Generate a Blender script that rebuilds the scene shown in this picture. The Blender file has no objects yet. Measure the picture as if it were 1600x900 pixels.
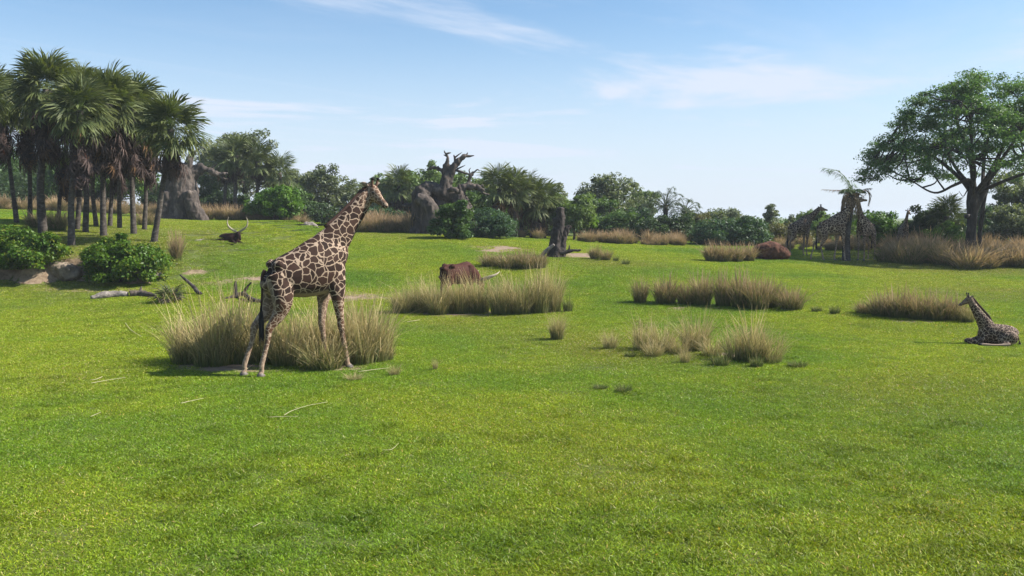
import bpy, math, random
import numpy as np
from mathutils import Vector, Matrix, Quaternion, noise as mnoise

SC = bpy.context.scene
COL = SC.collection
R = math.radians

# ------------------------------------------------------------------ camera
F = 1400.0                      # focal length in pixels of the 1600 px wide photograph
PITCH = math.atan(110.0 / F)    # camera looks slightly down
CAM = np.array([0.0, 0.0, 3.53])
cd = bpy.data.cameras.new('camera')
cam = bpy.data.objects.new('camera', cd)
COL.objects.link(cam)
cam.location = CAM
cam.rotation_euler = (math.pi / 2 - PITCH, 0, 0)
cd.sensor_width = 36.0
cd.lens = 36.0 * F / 1600.0
cd.clip_start = 0.1
cd.clip_end = 6000
SC.camera = cam

# ------------------------------------------------------------------ sky and sun
SUN_EL, SUN_AZ = R(42), R(87)   # azimuth from +Y (view direction) towards +X (right)
world = bpy.data.worlds.new('World')
SC.world = world
world.use_nodes = True
wn, wl = world.node_tree.nodes, world.node_tree.links
wn.clear()


def wmath(op, a, b=None, c=None):
    n = wn.new('ShaderNodeMath'); n.operation = op
    for i, v in enumerate((a, b, c)):
        if v is None: continue
        if isinstance(v, (int, float)): n.inputs[i].default_value = v
        else: wl.new(v, n.inputs[i])
    return n.outputs[0]


out = wn.new('ShaderNodeOutputWorld')
bg = wn.new('ShaderNodeBackground')
sky = wn.new('ShaderNodeTexSky')
sky.sky_type = 'NISHITA'
sky.sun_disc = False
sky.sun_elevation = SUN_EL
sky.sun_rotation = SUN_AZ
sky.altitude = 0
sky.air_density = 1.0
sky.dust_density = 0.6
sky.ozone_density = 1.6
SKY_STRENGTH = 0.078
bg.inputs['Strength'].default_value = SKY_STRENGTH
tc = wn.new('ShaderNodeTexCoord')
sep = wn.new('ShaderNodeSeparateXYZ')
wl.new(tc.outputs['Generated'], sep.inputs[0])
zc = wmath('MAXIMUM', sep.outputs[2], 0.02)
u = wmath('DIVIDE', sep.outputs[0], zc)
v = wmath('DIVIDE', sep.outputs[1], zc)
# streak axes on the cloud plane
al = wmath('ADD', wmath('MULTIPLY', u, 0.57), wmath('MULTIPLY', v, 0.82))
ac = wmath('SUBTRACT', wmath('MULTIPLY', u, 0.82), wmath('MULTIPLY', v, 0.57))


def cloud(sa, sc_, scale, detail, lo, hi, off, dist=0.6):
    cmb = wn.new('ShaderNodeCombineXYZ')
    wl.new(wmath('MULTIPLY', al, sa), cmb.inputs[0])
    wl.new(wmath('MULTIPLY', ac, sc_), cmb.inputs[1])
    cmb.inputs[2].default_value = off
    n = wn.new('ShaderNodeTexNoise')
    n.inputs['Scale'].default_value = scale
    n.inputs['Detail'].default_value = detail
    n.inputs['Roughness'].default_value = 0.6
    n.inputs['Distortion'].default_value = dist
    wl.new(cmb.outputs[0], n.inputs['Vector'])
    mr = wn.new('ShaderNodeMapRange')
    mr.interpolation_type = 'SMOOTHSTEP'
    mr.inputs['From Min'].default_value = lo
    mr.inputs['From Max'].default_value = hi
    wl.new(n.outputs['Fac'], mr.inputs['Value'])
    return mr.outputs[0]


c1 = cloud(0.12, 0.42, 1.0, 7, 0.52, 0.82, 39.6, 0.9)
c2 = cloud(0.20, 0.26, 1.0, 9, 0.50, 0.76, 53.3, 1.4)
c3 = cloud(0.05, 2.2, 1.0, 5, 0.55, 0.85, 67.0, 0.3)
cl = wmath('ADD', wmath('ADD', wmath('MULTIPLY', c1, 0.32), wmath('MULTIPLY', c2, 0.95)), wmath('MULTIPLY', c3, 0.12))
# thin veil thickening towards the horizon (long path through the cirrus layer)
veil = wn.new('ShaderNodeMapRange')
veil.interpolation_type = 'SMOOTHERSTEP'
veil.inputs['From Min'].default_value = 0.27
veil.inputs['From Max'].default_value = -0.02
veil.inputs['To Min'].default_value = 0.0
veil.inputs['To Max'].default_value = 0.80
wl.new(sep.outputs[2], veil.inputs['Value'])
lowf = wn.new('ShaderNodeMapRange'); lowf.inputs['From Min'].default_value = 0.02; lowf.inputs['From Max'].default_value = 0.07
wl.new(sep.outputs[2], lowf.inputs['Value'])
fac = wmath('MINIMUM', wmath('ADD', wmath('MULTIPLY', cl, lowf.outputs[0]), veil.outputs[0]), 0.92)
mx = wn.new('ShaderNodeMix'); mx.data_type = 'RGBA'
wl.new(fac, mx.inputs['Factor'])
tint = wn.new('ShaderNodeMix'); tint.data_type = 'RGBA'; tint.blend_type = 'MULTIPLY'
tint.inputs['Factor'].default_value = 1.0
wl.new(sky.outputs[0], tint.inputs[6])
tint.inputs[7].default_value = (0.84, 1.0, 1.10, 1)
wl.new(tint.outputs[2], mx.inputs[6])
mx.inputs[7].default_value = (5.1, 5.6, 6.6, 1)
wl.new(mx.outputs[2], bg.inputs['Color'])
wl.new(bg.outputs[0], out.inputs['Surface'])

sd = bpy.data.lights.new('sun', 'SUN')
sd.energy = 5.0
sd.angle = R(0.53)
sd.color = (1.0, 0.95, 0.86)
sun = bpy.data.objects.new('sun', sd)
COL.objects.link(sun)
sdir = Vector((math.sin(SUN_AZ) * math.cos(SUN_EL), math.cos(SUN_AZ) * math.cos(SUN_EL), math.sin(SUN_EL)))
sun.rotation_euler = (-sdir).to_track_quat('-Z', 'Y').to_euler()
sun.location = (40, 0, 50)

SC.view_settings.view_transform = 'Standard'
SC.view_settings.look = 'None'
SC.view_settings.exposure = 0.98
SC.view_settings.gamma = 1.0
SC.view_settings.use_curve_mapping = False
SC.render.engine = 'CYCLES'
SC.cycles.max_bounces = 5
SC.cycles.diffuse_bounces = 3
SC.cycles.transmission_bounces = 3
SC.cycles.transparent_max_bounces = 4

# ------------------------------------------------------------------ geometry helpers
def ray(px, py, d):
    cx, cy = (px - 800) / F, (450 - py) / F
    sp, cp = math.sin(PITCH), math.cos(PITCH)
    dv = np.array([cx, cp + cy * sp, -sp + cy * cp])
    return CAM + dv * (d / dv[1])


def mesh_np(name, V, quads=None, tris=None, col=None, smooth=False, attrs=None):
    V = np.asarray(V, np.float32)
    me = bpy.data.meshes.new(name)
    li, ls, n = [], [], 0
    if quads is not None and len(quads):
        q = np.asarray(quads, np.int32); li.append(q.ravel()); ls.append(np.arange(len(q)) * 4); n = q.size
    if tris is not None and len(tris):
        t = np.asarray(tris, np.int32); li.append(t.ravel()); ls.append(n + np.arange(len(t)) * 3)
    li = np.concatenate(li).astype(np.int32); ls = np.concatenate(ls).astype(np.int32)
    me.vertices.add(len(V)); me.vertices.foreach_set('co', V.ravel())
    me.loops.add(len(li)); me.loops.foreach_set('vertex_index', li)
    me.polygons.add(len(ls)); me.polygons.foreach_set('loop_start', ls)
    if smooth: me.polygons.foreach_set('use_smooth', np.ones(len(ls), bool))
    if col is not None:
        set_col(me, col)
    me.update(calc_edges=True)
    return me


def set_col(me, col, name='Col'):
    a = me.color_attributes.new(name, 'FLOAT_COLOR', 'POINT')
    c = np.ones((len(me.vertices), 4), np.float32)
    c[:, :col.shape[1]] = col
    a.data.foreach_set('color', c.ravel())


class Geo:
    """collects vertices / quads / tris / colours for ONE mesh"""
    def __init__(s): s.V, s.Q, s.T, s.C, s.n = [], [], [], [], 0
    def add(s, V, Q=None, T=None, C=(1, 1, 1)):
        V = np.asarray(V, float)
        s.V.append(V)
        if Q is not None and len(Q): s.Q.append(np.asarray(Q) + s.n)
        if T is not None and len(T): s.T.append(np.asarray(T) + s.n)
        C = np.asarray(C, float)
        if C.ndim == 1: C = np.tile(C, (len(V), 1))
        s.C.append(C); s.n += len(V)
        return s
    def mesh(s, name, mat=None, smooth=False):
        me = mesh_np(name, np.concatenate(s.V), np.concatenate(s.Q) if s.Q else None,
                     np.concatenate(s.T) if s.T else None, np.concatenate(s.C), smooth)
        if mat: me.materials.append(mat)
        return me
    def build(s, name, mat, parent=None, smooth=False, loc=None):
        o = bpy.data.objects.new(name, s.mesh(name, mat, smooth))
        COL.objects.link(o)
        if parent: o.parent = parent
        if loc is not None: o.location = loc
        return o


def link(name, me, parent=None, loc=(0, 0, 0), rz=0.0, scale=1.0):
    o = bpy.data.objects.new(name, me); COL.objects.link(o)
    o.parent = parent; o.location = loc; o.rotation_euler = (0, 0, rz)
    o.scale = (scale,) * 3 if isinstance(scale, (int, float)) else scale
    return o


LABELS = {}


def tag(o, label, cat, group=None, kind=None):
    o['label'] = label; o['category'] = cat
    if group: o['group'] = group
    if kind: o['kind'] = kind
    return o


def thing(name, label, cat, loc=(0, 0, 0), rz=0.0, group=None, scale=1.0):
    o = bpy.data.objects.new(name, None); COL.objects.link(o)
    o.empty_display_size = 0.3
    o.location = loc; o.rotation_euler = (0, 0, rz); o.scale = (scale,) * 3
    return tag(o, label, cat, group)


def catmull(P, k):
    P = np.asarray(P, float)
    if k <= 1 or len(P) < 3: return P
    Q = np.vstack([2 * P[0] - P[1], P, 2 * P[-1] - P[-2]])
    out = []
    for i in range(1, len(Q) - 2):
        for j in range(k):
            t = j / k
            p0, p1, p2, p3 = Q[i - 1], Q[i], Q[i + 1], Q[i + 2]
            out.append(0.5 * (2 * p1 + (p2 - p0) * t + (2 * p0 - 5 * p1 + 4 * p2 - p3) * t * t + (3 * p1 - p0 - 3 * p2 + p3) * t ** 3))
    out.append(P[-1])
    return np.array(out)


def loft(P, ra, rb=None, seg=10, k=1, side=None, cap=True):
    """tube through P; ra = half width along the side axis, rb = half height across it"""
    P = np.asarray(P, float); n0 = len(P)
    ra = np.broadcast_to(np.asarray(ra, float), (n0,)); rb = ra if rb is None else np.broadcast_to(np.asarray(rb, float), (n0,))
    A = catmull(np.column_stack([P, ra, rb]), k)
    P, ra, rb = A[:, :3], np.maximum(A[:, 3], 1e-4), np.maximum(A[:, 4], 1e-4)
    n = len(P)
    T = np.gradient(P, axis=0); T /= np.linalg.norm(T, axis=1)[:, None] + 1e-9
    if side is None:
        ref = np.array([0, 0, 1.0]) if abs(T[0][2]) < 0.9 else np.array([1.0, 0, 0])
        S = np.zeros_like(P); s = np.cross(T[0], ref)
        for i in range(n):
            s = s - T[i] * s.dot(T[i]); s = s / (np.linalg.norm(s) + 1e-9); S[i] = s
    else:
        S = np.tile(np.asarray(side, float), (n, 1)); S -= T * (S * T).sum(1)[:, None]
        S /= np.linalg.norm(S, axis=1)[:, None] + 1e-9
    N = np.cross(S, T)
    a = np.linspace(0, 2 * np.pi, seg, endpoint=False)
    V = P[:, None] + S[:, None] * (ra[:, None] * np.cos(a))[..., None] + N[:, None] * (rb[:, None] * np.sin(a))[..., None]
    V = V.reshape(-1, 3)
    i, j = np.meshgrid(np.arange(n - 1), np.arange(seg), indexing='ij'); j2 = (j + 1) % seg
    Q = np.stack([i * seg + j, i * seg + j2, (i + 1) * seg + j2, (i + 1) * seg + j], -1).reshape(-1, 4)
    Tt = None
    if cap:
        V = np.vstack([V, P[0], P[-1]])
        jj = np.arange(seg); k2 = (jj + 1) % seg
        Tt = np.vstack([np.stack([np.full(seg, n * seg), k2, jj], -1),
                        np.stack([np.full(seg, n * seg + 1), (n - 1) * seg + jj, (n - 1) * seg + k2], -1)])
    return V, Q, Tt


def blob(lofts, voxel, smooth=6, fac=0.5, name='body'):
    """fuse several tubes into one continuous skin"""
    g = Geo()
    for V, Q, T in lofts: g.add(V, Q, T)
    me = g.mesh('tmp'); o = bpy.data.objects.new('tmp', me); COL.objects.link(o)
    m = o.modifiers.new('r', 'REMESH'); m.mode = 'VOXEL'; m.voxel_size = voxel
    s = o.modifiers.new('s', 'SMOOTH'); s.factor = fac; s.iterations = smooth
    bpy.context.view_layer.update()
    dg = bpy.context.evaluated_depsgraph_get()
    res = bpy.data.meshes.new_from_object(o.evaluated_get(dg))
    bpy.data.objects.remove(o); bpy.data.meshes.remove(me)
    for a in list(res.color_attributes): res.color_attributes.remove(a)
    res.name = name
    res.polygons.foreach_set('use_smooth', np.ones(len(res.polygons), bool))
    return res


def co_of(me):
    c = np.empty(len(me.vertices) * 3, np.float32); me.vertices.foreach_get('co', c); return c.reshape(-1, 3)


def no_of(me):
    c = np.empty(len(me.vertices) * 3, np.float32); me.vertices.foreach_get('normal', c); return c.reshape(-1, 3)


def sstep(a, b, x):
    t = np.clip((x - a) / (b - a), 0, 1); return t * t * (3 - 2 * t)


def fbm(p, octaves=4):
    return mnoise.fractal(Vector(p), 0.9, 2.1, octaves)


def displace(me, amp, freq, seed=0, ridged=False, stretch=(1, 1, 1)):
    c, n = co_of(me), no_of(me)
    d = np.array([fbm((p[0] * freq * stretch[0] + seed, p[1] * freq * stretch[1], p[2] * freq * stretch[2])) for p in c])
    if ridged: d = 0.5 - np.abs(d)
    c = c + n * (d * amp)[:, None]
    me.vertices.foreach_set('co', c.astype(np.float32).ravel()); me.update()


# ------------------------------------------------------------------ materials
def new_mat(name):
    m = bpy.data.materials.new(name); m.use_nodes = True
    nt = m.node_tree; b = nt.nodes['Principled BSDF']
    b.inputs['Specular IOR Level'].default_value = 0.25
    return m, nt, b


def nd(nt, t, **kw):
    n = nt.nodes.new(t)
    for k, v in kw.items(): setattr(n, k, v)
    return n


def noise_node(nt, scale, detail=4, rough=0.55, vec=None, dist=0.0):
    n = nd(nt, 'ShaderNodeTexNoise'); n.inputs['Scale'].default_value = scale
    n.inputs['Detail'].default_value = detail; n.inputs['Roughness'].default_value = rough; n.inputs['Distortion'].default_value = dist
    if vec is not None: nt.links.new(vec, n.inputs['Vector'])
    return n.outputs['Fac']


def ramp(nt, fac, stops, interp='LINEAR'):
    r = nd(nt, 'ShaderNodeValToRGB'); r.color_ramp.interpolation = interp
    e = r.color_ramp.elements
    while len(e) < len(stops): e.new(0.5)
    for i, (p, c) in enumerate(stops):
        e[i].position = p; e[i].color = (*c, 1) if len(c) == 3 else c
    nt.links.new(fac, r.inputs['Fac'])
    return r.outputs['Color']


def mixc(nt, fac, a, b, blend='MIX'):
    m = nd(nt, 'ShaderNodeMix', data_type='RGBA', blend_type=blend)
    for s, v in ((0, fac), (6, a), (7, b)):
        if isinstance(v, (int, float)): m.inputs[s].default_value = v
        elif isinstance(v, (tuple, list)): m.inputs[s].default_value = (*v, 1)
        else: nt.links.new(v, m.inputs[s])
    return m.outputs[2]


def maprange(nt, val, a, b, c=0.0, d=1.0, smooth=True):
    m = nd(nt, 'ShaderNodeMapRange'); m.interpolation_type = 'SMOOTHSTEP' if smooth else 'LINEAR'
    for i, x in zip(range(1, 5), (a, b, c, d)): m.inputs[i].default_value = x
    nt.links.new(val, m.inputs[0]); return m.outputs[0]


def nmath(nt, op, a, b=0.0):
    n = nd(nt, 'ShaderNodeMath', operation=op)
    for i, v in enumerate((a, b)):
        if isinstance(v, (int, float)): n.inputs[i].default_value = v
        else: nt.links.new(v, n.inputs[i])
    return n.outputs[0]


def bump(nt, b, height, strength, dist=0.02):
    n = nd(nt, 'ShaderNodeBump'); n.inputs['Strength'].default_value = strength; n.inputs['Distance'].default_value = dist
    nt.links.new(height, n.inputs['Height']); nt.links.new(n.outputs[0], b.inputs['Normal'])


def foliage_mat(name, rough=0.5, transl=0.35, spec=0.3, tcol=(1.25, 1.3, 0.45)):
    """leaf colour comes from the Col attribute; light also passes through the leaf"""
    m, nt, b = new_mat(name)
    at = nd(nt, 'ShaderNodeVertexColor', layer_name='Col')
    nt.links.new(at.outputs[0], b.inputs['Base Color'])
    b.inputs['Roughness'].default_value = rough; b.inputs['Specular IOR Level'].default_value = spec
    tr = nd(nt, 'ShaderNodeBsdfTranslucent')
    nt.links.new(mixc(nt, 1.0, at.outputs[0], tcol, 'MULTIPLY'), tr.inputs['Color'])
    ms = nd(nt, 'ShaderNodeMixShader'); ms.inputs[0].default_value = transl
    nt.links.new(b.outputs[0], ms.inputs[1]); nt.links.new(tr.outputs[0], ms.inputs[2])
    nt.links.new(ms.outputs[0], nt.nodes['Material Output'].inputs['Surface'])
    return m


def lawn_tint(nt):
    """broad patches of fresh, yellowish and worn turf, by place on the ground"""
    g = nd(nt, 'ShaderNodeNewGeometry').outputs['Position']
    n1 = noise_node(nt, 0.11, 5, 0.6, g); n2 = noise_node(nt, 0.55, 4, 0.6, g); n3 = noise_node(nt, 0.06, 3, 0.5, g)
    c = ramp(nt, n1, [(0.32, (0.105, 0.207, 0.015)), (0.45, (0.148, 0.243, 0.016)), (0.56, (0.211, 0.284, 0.018)), (0.68, (0.172, 0.243, 0.018))])
    c = mixc(nt, maprange(nt, n2, 0.54, 0.74, 0, .3), c, (0.080, 0.172, 0.016))
    c = mixc(nt, maprange(nt, n3, 0.50, 0.66, 0, 0.75), c, (0.188, 0.213, 0.037))
    n4 = noise_node(nt, 1.7, 5, 0.7, g)
    c = mixc(nt, maprange(nt, n4, 0.60, 0.76, 0, 0.55), c, (0.217, 0.196, 0.062))
    c = mixc(nt, maprange(nt, noise_node(nt, 2.6, 4, 0.6, g), 0.6, 0.76, 0, 0.25), c, (0.056, 0.131, 0.011))
    return c, g


def bark_mat(name, c1, c2, c3, scale=6.0, stretch=0.25, bstr=0.8, rough=0.9):
    m, nt, b = new_mat(name)
    tcn = nd(nt, 'ShaderNodeTexCoord'); mp = nd(nt, 'ShaderNodeMapping'); mp.inputs['Scale'].default_value = (1, 1, stretch)
    nt.links.new(tcn.outputs['Object'], mp.inputs[0])
    n = noise_node(nt, scale, 8, 0.65, mp.outputs[0], 0.6); n2 = noise_node(nt, scale * 0.25, 4, 0.6, tcn.outputs['Object'])
    c = ramp(nt, n, [(0.3, c1), (0.52, c2), (0.72, c3)])
    c = mixc(nt, maprange(nt, n2, 0.45, 0.7, 0, 0.6), c, tuple(x * 0.6 for x in c2))
    nt.links.new(c, b.inputs['Base Color']); b.inputs['Roughness'].default_value = rough
    bump(nt, b, n, bstr, 0.06)
    return m


# ground
m_ground, nt, b = new_mat('turf_and_soil')
lc, gpos = lawn_tint(nt)
fine = noise_node(nt, 9.0, 6, 0.7, gpos)
lc = mixc(nt, maprange(nt, fine, 0.25, 0.65, 0.3, 0.9), lc, (0.062, 0.066, 0.022))  # thatch between the blades, darkened to imitate shade in the gaps
sa = nd(nt, 'ShaderNodeVertexColor', layer_name='Col')
sn = noise_node(nt, 1.6, 6, 0.65, gpos)
soilc = ramp(nt, noise_node(nt, 5.0, 7, 0.7, gpos), [(0.3, (0.13, 0.085, 0.055)), (0.5, (0.24, 0.175, 0.115)), (0.75, (0.36, 0.28, 0.20))])
sepc = nd(nt, 'ShaderNodeSeparateColor')
nt.links.new(sa.outputs[0], sepc.inputs[0])
soilf = maprange(nt, nmath(nt, 'ADD', nmath(nt, 'MULTIPLY', sepc.outputs[0], 1.4), nmath(nt, 'SUBTRACT', sn, 0.75)), 0.15, 0.45)
nt.links.new(mixc(nt, soilf, lc, soilc), b.inputs['Base Color'])
b.inputs['Roughness'].default_value = 0.95
bump(nt, b, fine, 0.6, 0.05)

# lawn blades
m_lawn, nt, b = new_mat('lawn_blades')
lc, gpos = lawn_tint(nt)
at = nd(nt, 'ShaderNodeVertexColor', layer_name='Col')
lb = mixc(nt, 1.0, lc, at.outputs[0], 'MULTIPLY')
nt.links.new(lb, b.inputs['Base Color']); b.inputs['Roughness'].default_value = 0.5; b.inputs['Specular IOR Level'].default_value = 0.16
tr = nd(nt, 'ShaderNodeBsdfTranslucent'); nt.links.new(mixc(nt, 1.0, lb, (1.3, 1.25, 0.4), 'MULTIPLY'), tr.inputs['Color'])
ms = nd(nt, 'ShaderNodeMixShader'); ms.inputs[0].default_value = 0.35
nt.links.new(b.outputs[0], ms.inputs[1]); nt.links.new(tr.outputs[0], ms.inputs[2])
nt.links.new(ms.outputs[0], nt.nodes['Material Output'].inputs['Surface'])

m_leaf = foliage_mat('leaves')
m_leaf_glossy = foliage_mat('glossy_leaves', 0.45, 0.32, 0.22)
m_straw = foliage_mat('dry_grass', 0.7, 0.3, 0.2, (1.1, 1.05, 0.8))
m_frond = foliage_mat('palm_frond', 0.55, 0.22, 0.22)
m_dead = foliage_mat('dead_frond', 0.85, 0.12, 0.1, (1.0, 0.9, 0.7))
m_bark = bark_mat('brown_bark', (0.035, 0.026, 0.02), (0.09, 0.07, 0.055), (0.17, 0.14, 0.115))
m_bark_dark = bark_mat('dark_bark', (0.02, 0.016, 0.014), (0.05, 0.04, 0.036), (0.1, 0.085, 0.075))
m_baobab = bark_mat('baobab_bark', (0.02, 0.017, 0.015), (0.085, 0.068, 0.058), (0.23, 0.185, 0.15), 2.4, 0.45, 1.0)
m_palmtrunk = bark_mat('palm_trunk_bark', (0.03, 0.024, 0.02), (0.075, 0.062, 0.052), (0.17, 0.15, 0.13), 4.0, 2.2, 0.8)
m_log = bark_mat('weathered_log', (0.09, 0.075, 0.065), (0.22, 0.19, 0.165), (0.42, 0.38, 0.34), 7.0, 1.0, 0.8)
m_rock = bark_mat('pale_rock', (0.10, 0.08, 0.06), (0.22, 0.175, 0.13), (0.38, 0.31, 0.24), 3.0, 1.0, 1.0)
m_mound = bark_mat('red_termite_mound', (0.030, 0.013, 0.008), (0.095, 0.038, 0.022), (0.19, 0.085, 0.052), 3.0, 1.0, 1.0)


def plain(name, c, rough=0.6, var=0.25, scale=8.0, spec=0.25):
    m, nt, b = new_mat(name)
    tcn = nd(nt, 'ShaderNodeTexCoord')
    n = noise_node(nt, scale, 5, 0.6, tcn.outputs['Object'])
    nt.links.new(mixc(nt, n, tuple(x * (1 - var) for x in c), tuple(min(1, x * (1 + var)) for x in c)), b.inputs['Base Color'])
    b.inputs['Roughness'].default_value = rough; b.inputs['Specular IOR Level'].default_value = spec
    return m


m_hornblack = plain('black_hair', (0.012, 0.010, 0.010), 0.7)
m_mane = plain('mane_hair', (0.045, 0.022, 0.016), 0.8)
m_hoof = plain('hoof', (0.13, 0.11, 0.095), 0.5)
m_eye = plain('eye', (0.01, 0.007, 0.006), 0.08, 0.1, 8, 0.6)
m_ossicone = plain('ossicone_hair', (0.14, 0.075, 0.05), 0.8)
m_ear = plain('ear_hair', (0.24, 0.19, 0.16), 0.8)
m_cowhorn = plain('pale_horn', (0.33, 0.28, 0.20), 0.5, 0.2, 5)
m_box = plain('dark_box', (0.03, 0.022, 0.02), 0.6)

# giraffe coat
def coat(name, brown_a, brown_b, cream, s_body, s_leg):
    m, nt, b = new_mat(name)
    tcn = nd(nt, 'ShaderNodeTexCoord'); oc = tcn.outputs['Object']
    nv = nd(nt, 'ShaderNodeTexNoise'); nv.inputs['Scale'].default_value = 3.2; nv.inputs['Detail'].default_value = 3
    nt.links.new(oc, nv.inputs['Vector'])
    dv = mixc(nt, 0.11, oc, nv.outputs['Color'], 'LINEAR_LIGHT')
    def vor(scale, lo, hi):
        v = nd(nt, 'ShaderNodeTexVoronoi', feature='DISTANCE_TO_EDGE'); v.inputs['Scale'].default_value = scale
        nt.links.new(dv, v.inputs['Vector'])
        return maprange(nt, v.outputs['Distance'], lo, hi)
    at = nd(nt, 'ShaderNodeVertexColor', layer_name='Col'); sp = nd(nt, 'ShaderNodeSeparateColor'); nt.links.new(at.outputs[0], sp.inputs[0])
    pale, leg, dark = sp.outputs[0], sp.outputs[1], sp.outputs[2]
    p1, p2 = vor(s_body, 0.026, 0.072), vor(s_leg, 0.045, 0.10)
    mf = nd(nt, 'ShaderNodeMix', data_type='FLOAT'); nt.links.new(maprange(nt, leg, 0.4, 0.6), mf.inputs[0])
    nt.links.new(p1, mf.inputs[2]); nt.links.new(p2, mf.inputs[3])
    vc = nd(nt, 'ShaderNodeTexVoronoi'); vc.inputs['Scale'].default_value = s_body; nt.links.new(dv, vc.inputs['Vector'])
    sc2 = nd(nt, 'ShaderNodeSeparateColor'); nt.links.new(vc.outputs['Color'], sc2.inputs[0])
    br = mixc(nt, sc2.outputs[0], brown_a, brown_b)
    br = mixc(nt, maprange(nt, noise_node(nt, 14, 5, 0.7, oc), 0.4, 0.75, 0, 0.35), br, tuple(x * 0.55 for x in brown_a))
    br = mixc(nt, nmath(nt, 'MULTIPLY', leg, 0.55), br, (0.13, 0.062, 0.034))
    fur = nmath(nt, 'MULTIPLY', mf.outputs[0], nmath(nt, 'SUBTRACT', 1.0, pale))
    cr = mixc(nt, noise_node(nt, 5, 4, 0.6, oc), cream, tuple(x * 0.72 for x in cream))
    c = mixc(nt, fur, cr, br)
    c = mixc(nt, dark, c, (0.055, 0.036, 0.030))
    nt.links.new(c, b.inputs['Base Color'])
    b.inputs['Roughness'].default_value = 0.75; b.inputs['Specular IOR Level'].default_value = 0.12
    bump(nt, b, noise_node(nt, 60, 4, 0.7, oc), 0.25, 0.01)
    return m


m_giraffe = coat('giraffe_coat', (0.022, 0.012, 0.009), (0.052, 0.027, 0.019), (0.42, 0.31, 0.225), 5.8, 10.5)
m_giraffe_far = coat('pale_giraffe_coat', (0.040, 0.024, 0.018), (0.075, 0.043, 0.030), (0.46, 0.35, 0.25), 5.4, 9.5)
m_calf = coat('calf_coat', (0.034, 0.021, 0.016), (0.062, 0.038, 0.027), (0.42, 0.31, 0.23), 11.0, 15.0)
m_cow = plain('dark_red_hide', (0.055, 0.020, 0.014), 0.75, 0.6, 5.0, 0.12)
m_cow_dark = plain('dark_brown_hide', (0.026, 0.012, 0.010), 0.8, 0.4, 3.0, 0.1)

# ------------------------------------------------------------------ terrain
CTRL = [(-400, 900, 8.8), (800, 905, 8.75), (2000, 900, 8.8), (100, 587, 20), (500, 587, 20), (900, 587, 20.2), (1300, 581, 20.5), (1700, 585, 20.3),
        (0, 470, 35), (200, 462, 36), (290, 470, 34), (420, 470, 35), (750, 490, 33), (870, 530, 26), (1130, 478, 34), (1130, 560, 22.3),
        (1440, 497, 30.5), (1550, 538, 25.6), (715, 469, 36.5), (365, 384, 50), (800, 420, 44), (872, 402, 50), (950, 407, 48), (1140, 408, 52),
        (1205, 404, 54), (1300, 409, 54), (1400, 412, 54), (1560, 416, 53), (112, 380, 42), (242, 375, 43.5), (163, 365, 46), (67, 357, 47),
        (20, 345, 52), (330, 346, 68), (150, 333, 72), (0, 328, 72), (550, 362, 66), (700, 372, 58), (850, 376, 64), (1000, 382, 66),
        (1150, 385, 66), (1300, 391, 64), (1518, 398, 58), (1620, 403, 58), (0, 325, 110), (400, 345, 110), (800, 362, 110), (1200, 368, 110), (1600, 372, 110)]


def bank(x, y):
    """step of eroded earth under the palms; x, y arrays"""
    c = -18.8 + 0.35 * np.sin(y * 0.9)
    h = 0.95 * (1 - sstep(c, c + 5.5, x))
    edge = 38.3 + 0.35 * np.sin(x * 1.3) + 0.25 * np.sin(x * 2.9 + 1) + 0.03 * (x + 18)
    return h * sstep(0, 0.9, y - edge)


_cp = np.array([ray(*c) for c in CTRL])
_cz = _cp[:, 2] - bank(_cp[:, 0], _cp[:, 1])


def _phi(r2): return 0.5 * r2 * np.log(r2 + 1e-9)


_n = len(_cp); _S = 20.0
_A = np.zeros((_n + 3, _n + 3)); _xy = _cp[:, :2] / _S
_A[:_n, :_n] = _phi(((_xy[:, None] - _xy[None]) ** 2).sum(-1)) + np.eye(_n) * 0.02
_A[:_n, _n:] = np.column_stack([np.ones(_n), _xy]); _A[_n:, :_n] = _A[:_n, _n:].T
_w = np.linalg.solve(_A, np.concatenate([_cz, np.zeros(3)]))


def base_z(x, y):
    x = np.asarray(x, float); y = np.asarray(y, float)
    xc, yc = np.clip(x, -75, 80), np.clip(y, 4, 115)
    q = np.stack([xc, yc], -1) / _S
    z = (_phi(((q[..., None, :] - _xy) ** 2).sum(-1)) * _w[:_n]).sum(-1) + _w[_n] + q[..., 0] * _w[_n + 1] + q[..., 1] * _w[_n + 2]
    f = sstep(0, 120, np.hypot(x - xc, y - yc))
    return z * (1 - f) + 1.6 * f


def ground(x, y):
    x = np.asarray(x, float); y = np.asarray(y, float)
    z = base_z(x, y) + bank(x, y)
    return z + 0.012 * np.sin(x * 0.9 + 1.3 * np.sin(y * 0.5)) * np.sin(y * 0.7 + 0.6 * x) + 0.006 * np.sin(x * 2.3 + y * 1.1) * np.sin(y * 1.9)


def gz(x, y): return float(ground(np.array([x]), np.array([y]))[0])


def P(px, d):
    """ground point at image column px of the photograph and depth d metres"""
    py = 450.0
    for _ in range(4):
        p = ray(px, py, d); z = gz(p[0], d)
        sp, cp = math.sin(PITCH), math.cos(PITCH)
        rel = np.array([p[0], d, z]) - CAM
        dep = rel[1] * cp - rel[2] * sp; up = rel[1] * sp + rel[2] * cp
        py = 450 - F * up / dep
    return np.array([ray(px, py, d)[0], d, gz(ray(px, py, d)[0], d)])


def ground_hit(px, py):
    """ground point seen at a pixel"""
    lo = 6.0
    for d in np.arange(7, 120, 0.25):
        p = ray(px, py, d)
        if p[2] <= gz(p[0], d):
            a, b_ = d - 0.25, d
            for _ in range(12):
                m = (a + b_) / 2; p = ray(px, py, m)
                if p[2] <= gz(p[0], m): b_ = m
                else: a = m
            p = ray(px, py, b_); return np.array([p[0], b_, gz(p[0], b_)])
    return P(px, 110)


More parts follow.
